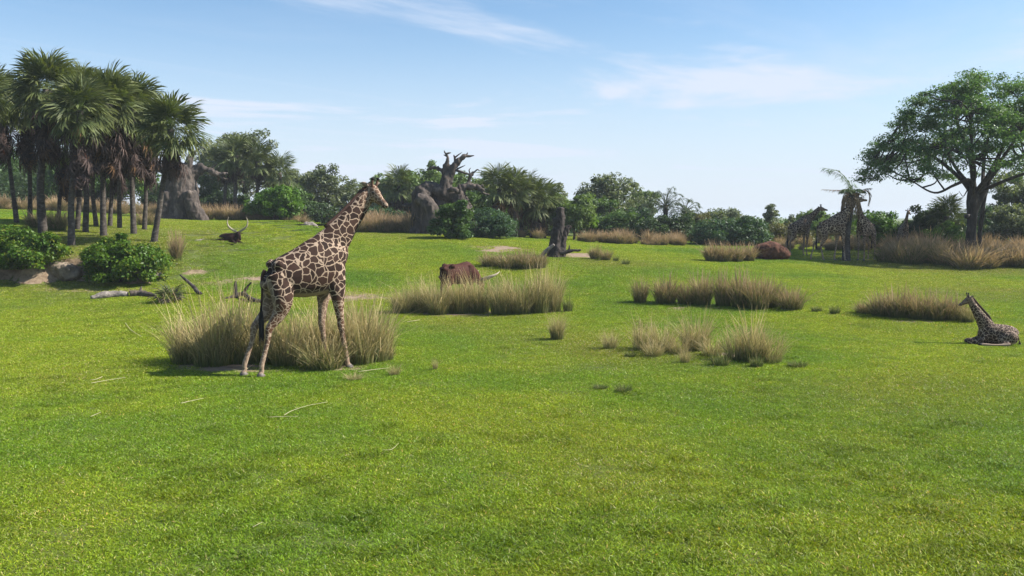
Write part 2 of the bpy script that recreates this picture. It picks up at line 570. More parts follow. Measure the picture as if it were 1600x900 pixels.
def hgt(px, py, d, base): return float(ray(px, py, d)[2] - base[2])


SOIL = [  # px, py, half width px, half height px, strength
    (775, 388, 62, 7, .85), (905, 398, 55, 6, .8), (150, 453, 120, 4, .8), (330, 440, 60, 10, .6), (400, 436, 60, 9, .7), (300, 424, 40, 10, .5),
    (530, 463, 70, 10, .9), (430, 572, 190, 13, .75), (1120, 560, 130, 13, .55), (750, 490, 150, 7, .7), (1440, 500, 95, 5, .6), (1110, 482, 140, 6, .6),
    (640, 392, 18, 2, .6), (590, 404, 20, 2, .5), (610, 466, 20, 4, .8), (1290, 820, 60, 14, .45), (70, 870, 170, 40, .2), (1150, 820, 60, 10, .3),
    (1000, 850, 60, 15, .35), (210, 800, 90, 18, .3), (1540, 800, 60, 20, .35), (900, 575, 25, 4, .3), (1340, 405, 60, 6, .5), (1200, 405, 40, 5, .6)]
_soil = []
for px, py, a, b_, s in SOIL:
    c = ground_hit(px, py); e = ground_hit(px + a, py); f = ground_hit(px, py - b_); g2 = ground_hit(px, py + b_)
    _soil.append((c[0], (f[1] + g2[1]) / 2, abs(e[0] - c[0]), max(0.35, abs(f[1] - g2[1]) / 2), s))


def soil(x, y):
    s = np.zeros_like(np.asarray(x, float))
    for cx, cy, a, b_, k in _soil:
        s = np.maximum(s, k * (1 - sstep(0.45, 1.25, np.hypot((x - cx) / a, (y - cy) / b_))))
    gy = (bank(x, y + 0.15) - bank(x, y - 0.15)) / 0.3
    return np.maximum(s, sstep(0.25, 0.6, gy))


def axis(a, b, stops):
    out = []
    for lo, hi, st in stops: out += list(np.arange(lo, hi, st))
    return np.array(out + [b])


xs = axis(0, 2500, [(-2500, -500, 250), (-500, -100, 40), (-100, -45, 5), (-45, 45, 0.45), (45, 100, 5), (100, 500, 40), (500, 2500, 250)])
ys = axis(0, 4000, [(-400, -20, 40), (-20, 6, 2), (6, 36, 0.45), (36, 43, 0.18), (43, 80, 0.5), (80, 130, 5), (130, 500, 40), (500, 4000, 250)])
X, Y = np.meshgrid(xs, ys)
Z = ground(X.ravel(), Y.ravel())
# rough face of the earth bank
bf = np.clip((bank(X.ravel(), Y.ravel() + 0.15) - bank(X.ravel(), Y.ravel() - 0.15)) / 0.3, 0, 1)
idx = np.where(bf > 0.08)[0]
GY = Y.ravel().copy()
for i in idx:
    k = fbm((X.ravel()[i] * 1.5, Y.ravel()[i] * 1.5, Z[i] * 2.0), 5)
    Z[i] += k * 0.16 * bf[i]; GY[i] += fbm((X.ravel()[i] * 0.8 + 9, 3, Z[i]), 4) * 0.35 * bf[i]
nx, ny = len(xs), len(ys)
I, J = np.meshgrid(np.arange(ny - 1), np.arange(nx - 1), indexing='ij')
Qd = np.stack([I * nx + J, I * nx + J + 1, (I + 1) * nx + J + 1, (I + 1) * nx + J], -1).reshape(-1, 4)
so = soil(X.ravel(), Y.ravel())
me = mesh_np('ground', np.column_stack([X.ravel(), GY, Z]), Qd, None, np.column_stack([so, so, so]), True)
me.materials.append(m_ground)
go = link('ground', me); go['kind'] = 'structure'

# ------------------------------------------------------------------ lawn
def unlinked(name, meshes):
    c = bpy.data.collections.new(name)
    for m in meshes: c.objects.link(bpy.data.objects.new(name, m))
    return c


def lawn_patch(seed, n, rad, hmin, hmax, w, shade=1.0):
    rng = np.random.default_rng(seed)
    r = rad * np.sqrt(rng.random(n)); a = rng.random(n) * 2 * np.pi
    b0 = np.column_stack([r * np.cos(a), r * np.sin(a), np.full(n, -0.006)])
    clump = np.array([mnoise.noise(Vector((p[0] * 3 + seed, p[1] * 3, 0.3))) for p in b0])
    h = rng.uniform(hmin, hmax, n) * (1 + 0.5 * clump)
    az = rng.random(n) * 2 * np.pi; lean = rng.uniform(0.3, 2.6, n)
    tip = b0 + np.column_stack([np.cos(az) * lean * h, np.sin(az) * lean * h, h])
    fa = rng.random(n) * np.pi; ww = w * rng.uniform(0.6, 1.4, n)
    sd_ = np.column_stack([np.cos(fa), np.sin(fa), np.zeros(n)]) * ww[:, None] / 2
    mid = b0 * 0.5 + tip * 0.5; mid[:, 2] += 0.15 * h
    V = np.stack([b0 - sd_ * .8, b0 + sd_ * .8, mid + sd_, tip, mid - sd_], 1).reshape(-1, 3)
    k = np.arange(n) * 5
    Q = np.stack([k, k + 1, k + 2, k + 4], -1); T = np.stack([k + 4, k + 2, k + 3], -1)
    c = np.ones((n, 3)) * rng.uniform(0.55, 1.55, n)[:, None]
    dry = rng.random(n) < 0.075; c[dry] = np.column_stack([rng.uniform(2.2, 3.2, dry.sum()), rng.uniform(1.5, 2.1, dry.sum()), rng.uniform(8, 14, dry.sum())])  # dry clippings, made whitish to imitate glints on the turf
    yel = rng.random(n) < 0.2; c[yel] *= (1.3, 1.08, 0.9)
    c *= (1 + 0.3 * clump)[:, None] * shade
    m = mesh_np('lawn_patch', V, Q, T, np.repeat(c, 5, 0)); m.materials.append(m_lawn)
    return m


def scatter(name, label, pts, scl, coll):
    me = bpy.data.meshes.new(name); me.vertices.add(len(pts)); me.vertices.foreach_set('co', np.asarray(pts, np.float32).ravel())
    a = me.attributes.new('scl', 'FLOAT', 'POINT'); a.data.foreach_set('value', np.asarray(scl, np.float32))
    pts = np.asarray(pts, float); rg = np.random.default_rng(len(pts))
    gx = (base_z(pts[:, 0] + .5, pts[:, 1]) - base_z(pts[:, 0] - .5, pts[:, 1])); gy = (base_z(pts[:, 0], pts[:, 1] + .5) - base_z(pts[:, 0], pts[:, 1] - .5))
    rot = np.empty((len(pts), 3), np.float32)
    for i in range(len(pts)):
        n = Vector((-gx[i], -gy[i], 1.0)).normalized()
        rot[i] = (Vector((0, 0, 1)).rotation_difference(n) @ Quaternion((0, 0, 1), rg.random() * 6.283)).to_euler()
    a = me.attributes.new('rot', 'FLOAT_VECTOR', 'POINT'); a.data.foreach_set('vector', rot.ravel())
    o = link(name, me); tag(o, label, 'grass', None, 'stuff')
    ng = bpy.data.node_groups.new(name, 'GeometryNodeTree')
    ng.interface.new_socket('Geometry', in_out='INPUT', socket_type='NodeSocketGeometry')
    ng.interface.new_socket('Geometry', in_out='OUTPUT', socket_type='NodeSocketGeometry')
    N, L = ng.nodes, ng.links
    gi, gout = N.new('NodeGroupInput'), N.new('NodeGroupOutput')
    ci = N.new('GeometryNodeCollectionInfo'); ci.inputs['Collection'].default_value = coll; ci.inputs['Separate Children'].default_value = True; ci.inputs['Reset Children'].default_value = True
    ip = N.new('GeometryNodeInstanceOnPoints'); ip.inputs['Pick Instance'].default_value = True
    rv = N.new('GeometryNodeInputNamedAttribute'); rv.data_type = 'FLOAT_VECTOR'; rv.inputs['Name'].default_value = 'rot'
    na = N.new('GeometryNodeInputNamedAttribute'); na.data_type = 'FLOAT'; na.inputs['Name'].default_value = 'scl'
    L.new(gi.outputs[0], ip.inputs['Points']); L.new(ci.outputs[0], ip.inputs['Instance'])
    L.new(rv.outputs['Attribute'], ip.inputs['Rotation']); L.new(na.outputs['Attribute'], ip.inputs['Scale'])
    L.new(ip.outputs[0], gout.inputs[0])
    md = o.modifiers.new('scatter', 'NODES'); md.node_group = ng
    return o


patches = unlinked('lawn_patch', [lawn_patch(i, 3300, 0.75, 0.011, 0.036, 0.0085) for i in range(9)])
rng = np.random.default_rng(5)
pts, scl = [], []
d = 7.2
while d < 78:
    st = 0.62 + max(0, d - 14) * 0.011; w = d * 0.60 + 2.5
    for x in np.arange(-w, w, st):
        q = (x + rng.uniform(-.4, .4) * st, d + rng.uniform(-.4, .4) * st)
        pts.append(q); scl.append(rng.uniform(0.85, 1.15) * st / 0.62)
    d += st
pts = np.array(pts); scl = np.array(scl)
keep = rng.random(len(pts)) > np.clip(soil(pts[:, 0], pts[:, 1]) * 1.15, 0, 1)
pts, scl = pts[keep], scl[keep]
scatter('lawn_grass', 'short bright green grass covering the open lawn', np.column_stack([pts, ground(pts[:, 0], pts[:, 1])]), np.minimum(scl, 2.3), patches)

# ------------------------------------------------------------------ foliage builders
def leaf_cloud(rng, cen, rad, n, size, cols, flat=0.5, aspect=0.5, shell=0.45, droop=0.0):
    """n leaves in each of the clumps cen (K,3) with radii rad (K,3)"""
    K = len(cen); N = K * n
    dvec = rng.normal(size=(N, 3)); dvec /= np.linalg.norm(dvec, axis=1)[:, None]
    rr = shell + (1 - shell) * rng.random(N) ** 0.6
    ci = np.repeat(np.arange(K), n)
    p = cen[ci] + dvec * rad[ci] * rr[:, None] * rng.uniform(0.75, 1.25, N)[:, None]
    nn = rng.normal(size=(N, 3)) * 0.7 + dvec * 0.5 + np.array([0, 0, flat]); nn /= np.linalg.norm(nn, axis=1)[:, None]
    t = rng.normal(size=(N, 3)); t[:, 2] -= droop; t -= nn * (t * nn).sum(1)[:, None]; t /= np.linalg.norm(t, axis=1)[:, None] + 1e-9
    s = np.cross(nn, t)
    L = size * rng.uniform(0.6, 1.3, N)[:, None]; W = L * aspect
    fold = nn * L * 0.12
    V = np.stack([p - t * L / 2, p + s * W / 2 + fold, p + t * L / 2, p - s * W / 2 + fold], 1).reshape(-1, 3)
    Q = np.arange(N * 4).reshape(-1, 4)
    cols = np.asarray(cols)
    kc = rng.random(K)[ci]; c = cols[0] * (1 - kc)[:, None] + cols[1] * kc[:, None]
    c = c * rng.uniform(0.72, 1.3, N)[:, None]
    if len(cols) > 2:
        m = rng.random(N) < 0.1; c[m] = cols[2]
    return V, Q, np.repeat(c, 4, 0)


def crown_clumps(rng, ells, K, crad, low=-0.6):
    cen, rad = [], []
    vol = np.array([e[3] * e[4] * e[5] for e in ells]) ** 0.67; vol = vol / vol.sum()
    for e, f in zip(ells, vol):
        k = max(3, int(K * f))
        dv = rng.normal(size=(k * 4, 3)); dv /= np.linalg.norm(dv, axis=1)[:, None]; dv = dv[dv[:, 2] > low][:k]
        rr = 0.45 + 0.55 * rng.random(len(dv)) ** 0.5
        cen.append(np.array(e[:3]) + dv * rr[:, None] * np.array(e[3:6]) * 0.9)
        s = crad * rng.uniform(0.6, 1.35, len(dv))
        rad.append(np.column_stack([s, s, s * 0.7]))
    return np.vstack(cen), np.vstack(rad)


GRN = {
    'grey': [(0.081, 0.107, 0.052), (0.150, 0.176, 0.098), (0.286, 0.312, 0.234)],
    'dark': [(0.030, 0.057, 0.022), (0.061, 0.101, 0.035)],
    'mid': [(0.047, 0.095, 0.024), (0.088, 0.149, 0.038)],
    'bright': [(0.061, 0.132, 0.017), (0.110, 0.204, 0.024)],
    'lime': [(0.100, 0.180, 0.020), (0.160, 0.260, 0.030)],
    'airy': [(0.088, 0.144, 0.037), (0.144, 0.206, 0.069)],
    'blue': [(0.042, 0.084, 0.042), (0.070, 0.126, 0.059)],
    'olive': [(0.090, 0.096, 0.036), (0.132, 0.126, 0.054)],
    'canopy': [(0.066, 0.131, 0.039), (0.118, 0.205, 0.058)],
    'shrub': [(0.050, 0.110, 0.012), (0.110, 0.190, 0.018), (0.220, 0.240, 0.030)],
}


def tree(name, label, px, d, top, width, style, seed, cb=0.35, leaf=0.22, K=70, n=130, crad=0.14, cat='tree', group=None, trunk=True,
         aspect=0.5, flat=0.5, mat=None, lean=0.0, bark=None, ells=None, droop=0.0, depth=0.8, low=-0.6):
    """px column, depth d, top row and crown width in pixels of the photograph -> a tree of real size standing on the ground"""
    rng = np.random.default_rng(seed)
    b0 = P(px, d); H = hgt(px, top, d, b0); Wd = width / F * d / 2
    root = thing(name, label, cat, b0, 0, group)
    zb = H * cb
    if ells is None:
        ells = []
        rz = (H - zb) / 2
        for k in range(8 if trunk else 5):
            a = rng.random() * 6.28; o = (0.68 if trunk else .45) * rng.random() ** 0.5
            s = rng.uniform(0.28, 0.5) if trunk else rng.uniform(.5, .75)
            zo = rng.uniform(-0.6, 0.62) * (1 - .5 * o) if trunk else rng.uniform(-.35, .38)
            ells.append((Wd * o * math.cos(a) + lean, Wd * o * math.sin(a) * depth, zb + rz + zo * rz, Wd * s, Wd * s * depth, rz * (1 - abs(zo)) * rng.uniform(0.8, 1)))
        ells.append((lean, 0, zb + rz * 0.85, Wd * (.8 if trunk else .95), Wd * depth * 0.8, rz * 0.75))
        if not trunk:
            for k in range(5):
                a = k * 1.257 + rng.random(); ells.append((Wd * .55 * math.cos(a), Wd * .5 * depth * math.sin(a), H * .25, Wd * .45, Wd * .45 * depth, H * .3))
            ells.append((0, -Wd * depth * .3, H * .3, Wd * .85, Wd * .6 * depth, H * .38))
    cr = crad * Wd * 2
    cen, rad = crown_clumps(rng, ells, int(K * 1.5), cr, low)
    cen[:, 2] = np.maximum(cen[:, 2], zb * 0.9 + 0.15)
    V, Q, C = leaf_cloud(rng, cen, rad, n, leaf, GRN[style], flat, aspect, droop=droop)
    k = V[:, 2] < 0.02; V[k, 2] = 0.02
    Geo().add(V, Q, None, C).build('crown' if trunk else 'foliage', mat or m_leaf, root)
    bm = bark or m_bark
    tr = max(0.05, H * 0.022)
    fork = np.array([lean * 0.3, 0, max(zb * 0.95, H * 0.18)])
    if trunk:
        pts = [(0, 0, -0.3), (0, 0, 0.1), (rng.normal() * tr, rng.normal() * tr, fork[2] * 0.5), fork, (lean * .6, 0, (zb + H) / 2)]
        Geo().add(*loft(pts, [tr * 1.7, tr * 1.3, tr, tr * 0.85, tr * 0.3], seg=8, k=3)).build('trunk', bm, root, True)
    g = Geo()
    for i in rng.choice(len(cen), min(len(cen), 26 if trunk else 12), replace=False):
        e = cen[i]
        s = fork + (np.array([lean * .6, 0, (zb + H) / 2]) - fork) * rng.random() * 0.8 if trunk else np.array([rng.normal() * .15, rng.normal() * .15, 0.0])
        mid = (s + e) / 2 + np.array([rng.normal() * .08, rng.normal() * .08, -0.06 if trunk else 0.1]) * H * 0.4
        g.add(*loft([s, mid, e], [tr * 0.45, tr * 0.28, tr * 0.08], seg=5, k=3, cap=False))
    g.build('branches' if trunk else 'stems', bm, root, True)
    return root


# ------------------------------------------------------------------ palms
def fan_leaf(seed, nseg=32, dead=False):
    rng = np.random.default_rng(seed)
    g = Geo()
    Lp, Rr = rng.uniform(0.6, 0.85), 1.08
    sag = rng.uniform(0.05, 0.15)
    w = 0.02
    pet = np.array([[0, -w, 0], [0, w, 0], [Lp * .5, -w, .04], [Lp * .5, w, .04], [Lp, -w, -sag * .3], [Lp, w, -sag * .3]])
    base = np.array((0.10, 0.045, 0.03) if dead else (0.075, 0.115, 0.03))
    g.add(pet, [[0, 1, 3, 2], [2, 3, 5, 4]], None, base)
    hub = np.array([Lp, 0, -sag * .3])
    span = R(118)
    da = 2 * span / nseg
    sq = 0.5 if dead else 1.0
    for i in range(nseg):
        a = -span + da * (i + .5)
        ln = Rr * (0.62 + 0.38 * math.cos(a * 0.75)) * rng.uniform(0.88, 1.08)
        tip_d = rng.uniform(0.10, 0.38) * (1.6 if dead else 1)
        def pt(r, off, zz): 
            aa = a + off
            x, y = math.cos(aa) * r, math.sin(aa) * r * sq
            z = -0.30 * abs(y) - 0.10 * x * x * 0.9 + zz + (0.03 if i % 2 else -0.01)
            return hub + np.array([x, y, z])
        V = [pt(ln * .12, -da * .5, 0), pt(ln * .12, da * .5, 0), pt(ln * .48, -da * .40, 0), pt(ln * .48, da * .40, 0), pt(ln * .80, 0.05 * rng.normal() - da * .14, -tip_d * .4), pt(ln * .80, da * .14, -tip_d * .4), pt(ln, 0.08 * rng.normal(), -tip_d)]
        if dead: c = np.array((0.075, 0.058, 0.050)) * rng.uniform(0.6, 1.35)
        else: c = np.array((0.060, 0.085, 0.036)) * rng.uniform(0.75, 1.3) + np.array((0.02, 0.02, 0.0)) * rng.random()
        C = np.tile(c, (7, 1)); 
        if not dead: C[4:] = C[4:] * (1.5, 1.3, 1.1)  # leaflet ends coloured paler to imitate sunlit tips
        g.add(np.array(V), [[0, 1, 3, 2], [2, 3, 5, 4]], [[4, 5, 6]], C)
    return g


FANS = [fan_leaf(40 + i) for i in range(5)]
DEADFANS = [fan_leaf(60 + i, 14, True) for i in range(4)]
FAN_ME = [f.mesh('frond', m_frond) for f in FANS]


def rot_frond(az, el, roll, sc=1.0):
    """frond grows along +X: raise it by el, turn it to az"""
    return Matrix.Rotation(az, 4, 'Z') @ Matrix.Rotation(-el, 4, 'Y') @ Matrix.Rotation(roll, 4, 'X') @ Matrix.Scale(sc, 4)


def xf(M, V):
    A = np.array(M); return V @ A[:3, :3].T + A[:3, 3]


def join_geo(dst, src, M, tint=1.0):
    off = dst.n
    dst.add(xf(M, np.concatenate(src.V)), np.concatenate(src.Q), np.concatenate(src.T) if src.T else None, np.concatenate(src.C) * tint)


def fan_palm(label, px, d, tpx, tpy, seed, r=0.19, nf=34, ndead=26, skirt=2.6, size=1.0, single=True, group=None, name='fan_palm_tree', old=0.0):
    rng = np.random.default_rng(seed)
    b0 = P(px, d); top = ray(tpx, tpy, d) - b0; top[1] = rng.uniform(-.3, .3)
    root = thing(name, label, 'palm tree', b0, 0, group)
    H = top[2]
    pts = [(0, 0, -.3), (0, 0, 0.15), (top[0] * .25 + rng.normal() * .06, top[1] * .2, H * .35), (top[0] * .6 + rng.normal() * .06, top[1] * .6, H * .7), tuple(top)]
    V, Q, T = loft(pts, [r * 1.5, r * 1.25, r * .95, r * 0.95, r * 1.2], seg=10, k=7)
    V = V + rng.normal(size=V.shape) * r * 0.035
    Geo().add(V, Q, T).build('trunk', m_palmtrunk, root, True)
    live = Geo()
    for i in range(nf):
        t = (i + 0.5) / nf
        el = R(84) - t * R(122) + rng.normal() * R(6)
        az = i * 2.39996 + rng.normal() * .15
        sc = size * rng.uniform(0.88, 1.1)
        M = Matrix.Translation(Vector(top) + Vector((0, 0, 0.1 - 0.35 * t))) @ rot_frond(az, el, rng.normal() * .35, sc)
        if single:
            o = link('frond', FAN_ME[rng.integers(5)], root); o.matrix_basis = M
        else: join_geo(live, FANS[rng.integers(5)], M, 1 + 0.2 * rng.normal())
    if not single: live.build('crown', m_frond, root)
    g = Geo()
    for i in range(ndead):
        t = i / max(1, ndead)
        el = R(-34) - R(50) * rng.random() ** .8
        M = Matrix.Translation(Vector(top) + Vector((0, 0, -0.25 - skirt * t * .62))) @ rot_frond(i * 2.4 + rng.normal() * .3, el, rng.normal() * .5, size * rng.uniform(.8, 1.15) * (1 - .3 * t))
        tint = rng.uniform(.6, 1.3) * np.array((1, .92, .95))
        if rng.random() < old: tint = tint * (2.1, 1.7, 1.0)
        join_geo(g, DEADFANS[rng.integers(4)], M, tint)
    if ndead:
        o = g.build('dead_frond_skirt', m_dead, root); o['kind'] = 'stuff'
    return root


def pinnate(path, ll, n, rng, c, w=0.03, droopk=0.5, twist=0.0):
    """feather frond along a path; leaflets both sides"""
    Pp = catmull(path, 8); g = Geo()
    g.add(*loft(Pp, np.linspace(.03, .006, len(Pp)), seg=4, cap=False), C=np.array(c) * (1.3, 1.1, .9))
    T = np.gradient(Pp, axis=0); T /= np.linalg.norm(T, axis=1)[:, None]
    for i in range(n):
        f = (0.12 + 0.88 * i / n) * (len(Pp) - 1); k = int(min(f, len(Pp) - 2)); a = f - k
        p = Pp[k] * (1 - a) + Pp[k + 1] * a; t = T[k]
        s = np.cross(t, (0, 0, 1)); s /= np.linalg.norm(s) + 1e-6
        if twist: s = s * math.cos(twist) + np.cross(t, s) * math.sin(twist)
        L = ll * (0.45 + 0.75 * math.sin(math.pi * (0.15 + 0.8 * i / n))) * rng.uniform(.85, 1.1)
        for sg in (-1, 1):
            dv = s * sg * 0.8 + t * 0.65 + np.array([0, 0, rng.normal() * .15 - 0.05]); dv /= np.linalg.norm(dv)
            e = p + dv * L; e[2] -= L * droopk * rng.uniform(.6, 1.3)
            m = (p + e) / 2 + np.array([0, 0, L * .1]); q = np.cross(dv, (0, 0, 1)); q = q / (np.linalg.norm(q) + 1e-6) * w / 2
            g.add(np.array([p - q * .4, p + q * .4, m + q, e, m - q]), [[0, 1, 2, 4]], [[4, 2, 3]], np.array(c) * rng.uniform(.75, 1.3))
    return g


# ------------------------------------------------------------------ grass tussocks
def tussock(seed, n, h, r, dry, w=0.011, plume=0.0, spread=0.72, pink=False):
    rng = np.random.default_rng(seed)
    rr = r * np.sqrt(rng.random(n)) * 0.75; a = rng.random(n) * 2 * np.pi
    b0 = np.column_stack([rr * np.cos(a), rr * np.sin(a), np.full(n, -0.03)])
    L = h * rng.uniform(0.22, 1.0, n) ** 0.85
    long_ = rng.random(n) < 0.10; L[long_] = h * rng.uniform(0.9, 1.42, long_.sum())
    broken = rng.random(n) < 0.09
    oa = a + rng.normal(size=n) * 0.9
    lean = spread * (0.2 + rr / r) * rng.uniform(0.3, 1.3, n) * L
    lean[long_] *= 0.7
    stray = rng.random(n) < 0.08; lean[stray] = L[stray] * rng.uniform(.7, 1.3, stray.sum())
    od = np.column_stack([np.cos(oa), np.sin(oa), np.zeros(n)])
    fa = rng.random(n) * np.pi; sdv = np.column_stack([np.cos(fa), np.sin(fa), np.zeros(n)])
    ww = w * rng.uniform(.6, 1.3, n)
    dr = np.clip(dry + rng.normal(size=n) * 0.28, 0, 1)
    green = np.array((0.085, 0.135, 0.028)); straw = np.array((0.60, 0.465, 0.25)) if not pink else np.array((0.42, 0.29, 0.18))
    if dry > .2: dr[long_] = np.maximum(dr[long_], .8); ww[long_] *= 1.25; dr[broken] = 1
    lv = (0, .3, .62, 1); wf = (.8, 1, .8, .15)
    if plume: wf = (.7, .8, .9 + plume, .3)
    V, C = [], []
    for t, f in zip(lv, wf):
        p = b0 + od * (lean * t ** 1.7)[:, None]; p[:, 2] += L * (t - 0.16 * t ** 3 * (lean / L))
        if t == 1:
            ba = rng.random(n) * 6.283; q = V[-1] + np.column_stack([np.cos(ba), np.sin(ba), -rng.uniform(.1, .9, n)]) * (L * .33)[:, None]
            q[:, 2] = np.maximum(q[:, 2], .03); p[broken] = q[broken]
        V += [p - sdv * (ww * f / 2)[:, None], p + sdv * (ww * f / 2)[:, None]]
        k = np.clip(dr * (0.08 + 1.3 * t), 0, 1)[:, None]
        c = (green * (1 - k) + straw * k) * rng.uniform(.7, 1.25, n)[:, None]
        C += [c, c]
    V = np.stack(V, 1).reshape(-1, 3); C = np.stack(C, 1).reshape(-1, 3)
    k = np.arange(n)[:, None] * 8
    Q = np.concatenate([k + np.array([[0, 1, 3, 2]]), k + np.array([[2, 3, 5, 4]]), k + np.array([[4, 5, 7, 6]])])
    me = mesh_np('grass_tussock', V, Q, None, C); me.materials.append(m_straw)
    return me


T_NEAR = [tussock(100 + i, 620, 1.3, 0.55, 0.60 + 0.06 * (i % 3), 0.0145) for i in range(4)]
T_DENSE = [tussock(120 + i, 800, 1.1, 0.5, 0.40 + .05 * i, 0.013) for i in range(4)]
T_SPARSE = [tussock(130 + i, 300, 1.2, 0.5, 0.72, 0.014) for i in range(3)]
T_GREEN = [tussock(140 + i, 420, 0.45, 0.42, 0.05, 0.016, spread=0.9) for i in range(2)]
T_DRY = [tussock(150 + i, 700, 1.2, 0.55, 0.70, 0.016, 0.8, pink=True) for i in range(4)]
T_DARK = [tussock(160 + i, 750, 1.1, 0.6, 0.50, 0.016, 0.4, pink=True) for i in range(3)]
ORD = ['leftmost', 'second', 'third', 'fourth', 'fifth', 'sixth', 'seventh', 'eighth', 'ninth', 'tenth', 'eleventh', 'twelfth', 'thirteenth', 'fourteenth', 'fifteenth', 'sixteenth']


def put_tussocks(items, where, adj, group, seed):
    """items: (px, base py, height px, width px, set)"""
    rng = np.random.default_rng(seed)
    items = sorted(items)
    for i, (px, py, h, w, S) in enumerate(items):
        p = ground_hit(px, py); k = p[1] / F
        me = S[rng.integers(len(S))]
        zz = max(v.co.z for v in me.vertices[:]) if False else {id(T_NEAR): 1.45, id(T_DENSE): 1.2, id(T_SPARSE): 1.35, id(T_GREEN): .5, id(T_DRY): 1.3, id(T_DARK): 1.2}[id(S)]
        sz = h * k / zz; sx = w * k / 1.25
        o = link('grass_tussock', me, None, p, rng.random() * 6.28, (sx, sx, sz))
        ordn = ORD[i] if i == 0 else ORD[i] + ' from left'
        if i == len(items) - 1: ordn = 'rightmost'
        tag(o, (adj[S is T_GREEN] if isinstance(adj, tuple) else adj) + ((', ' + ordn + ' ' + where) if where else ''), 'grass tussock', group)

# ------------------------------------------------------------------ giraffes
def dirv(yaw, pitch): return np.array([math.cos(yaw) * math.cos(pitch), math.sin(yaw) * math.cos(pitch), math.sin(pitch)])


def head_parts(root, poll, hd, sc, mats, voxel, ear_l=0.20, oss=0.19):
    """ears, ossicones and eyes; hd = direction of the muzzle. returns the loft of the skull"""
    side = np.cross(hd, (0, 0, 1)); side /= np.linalg.norm(side); up = np.cross(side, hd)
    s = np.array([-.12, -.03, .10, .22, .36, .48, .58, .64]) * sc
    ra = np.array([.05, .10, .115, .105, .078, .066, .068, .040]) * sc
    rb = np.array([.06, .125, .15, .135, .10, .078, .072, .040]) * sc
    off = np.array([-.02, 0, .0, -.005, -.015, -.015, -.015, -.02]) * sc
    skull = loft([poll + hd * a + up * o for a, o in zip(s, off)], ra, rb, 14, 3, side)
    jaw = loft([poll + hd * a * sc - up * b * sc for a, b in ((.02, .09), (.18, .12), (.36, .085), (.54, .055))], np.array([.05, .055, .045, .035]) * sc, None, 8, 2, side)
    for sg in (-1, 1):
        b0 = poll + hd * .06 * sc + up * .10 * sc + side * sg * .055 * sc
        d1 = up * 0.93 - hd * 0.32 + side * sg * .12; d1 /= np.linalg.norm(d1)
        o = Geo().add(*loft([b0, b0 + d1 * oss * .5 * sc, b0 + d1 * oss * .82 * sc], np.array([.036, .026, .024]) * sc, seg=8, k=2)).build('ossicone', mats[0], root, True)
        t = b0 + d1 * oss * .82 * sc
        Geo().add(*loft([t - d1 * .01 * sc, t + d1 * .012 * sc, t + d1 * .04 * sc, t + d1 * .06 * sc], np.array([.022, .036, .036, .008]) * sc, seg=8, k=2)).build('horn_tip', m_hornblack, o, True)
        e0 = poll - hd * .02 * sc + up * .065 * sc + side * sg * .085 * sc
        d2 = side * sg * .88 + up * .32 - hd * .22; d2 /= np.linalg.norm(d2)
        Geo().add(*loft([e0, e0 + d2 * ear_l * .4 * sc, e0 + d2 * ear_l * .75 * sc, e0 + d2 * ear_l * sc], np.array([.022, .05, .038, .004]) * sc, np.array([.018, .014, .01, .003]) * sc, 8, 3, up)).build('ear', mats[1], root, True)
        c = poll + hd * .20 * sc + up * .045 * sc + side * sg * .098 * sc
        Geo().add(*loft([c - hd * .022 * sc, c - hd * .012 * sc, c + hd * .012 * sc, c + hd * .022 * sc], np.array([.004, .02, .02, .004]) * sc, seg=8, k=2, side=side)).build('eye', m_eye, root, True)
    return [skull, jaw]


def hair_tuft(rng, top, length, n, spread, col=(0.012, 0.010, 0.010), w=0.012):
    g = Geo()
    for i in range(n):
        a = rng.random() * 6.28; r0 = .02 * rng.random(); o = np.array([math.cos(a), math.sin(a), 0])
        L = length * rng.uniform(.6, 1)
        p0 = top + o * r0 - np.array([0, 0, .12 * rng.random()]); p1 = p0 + o * spread * .7 - np.array([0, 0, L * .5]); p2 = p0 + o * spread - np.array([0, 0, L])
        s = np.array([-o[1], o[0], 0]) * w
        g.add(np.array([p0 - s, p0 + s, p1 - s, p1 + s, p2]), [[0, 1, 3, 2]], [[2, 3, 4]], np.array(col) * rng.uniform(.7, 1.6))
    return g


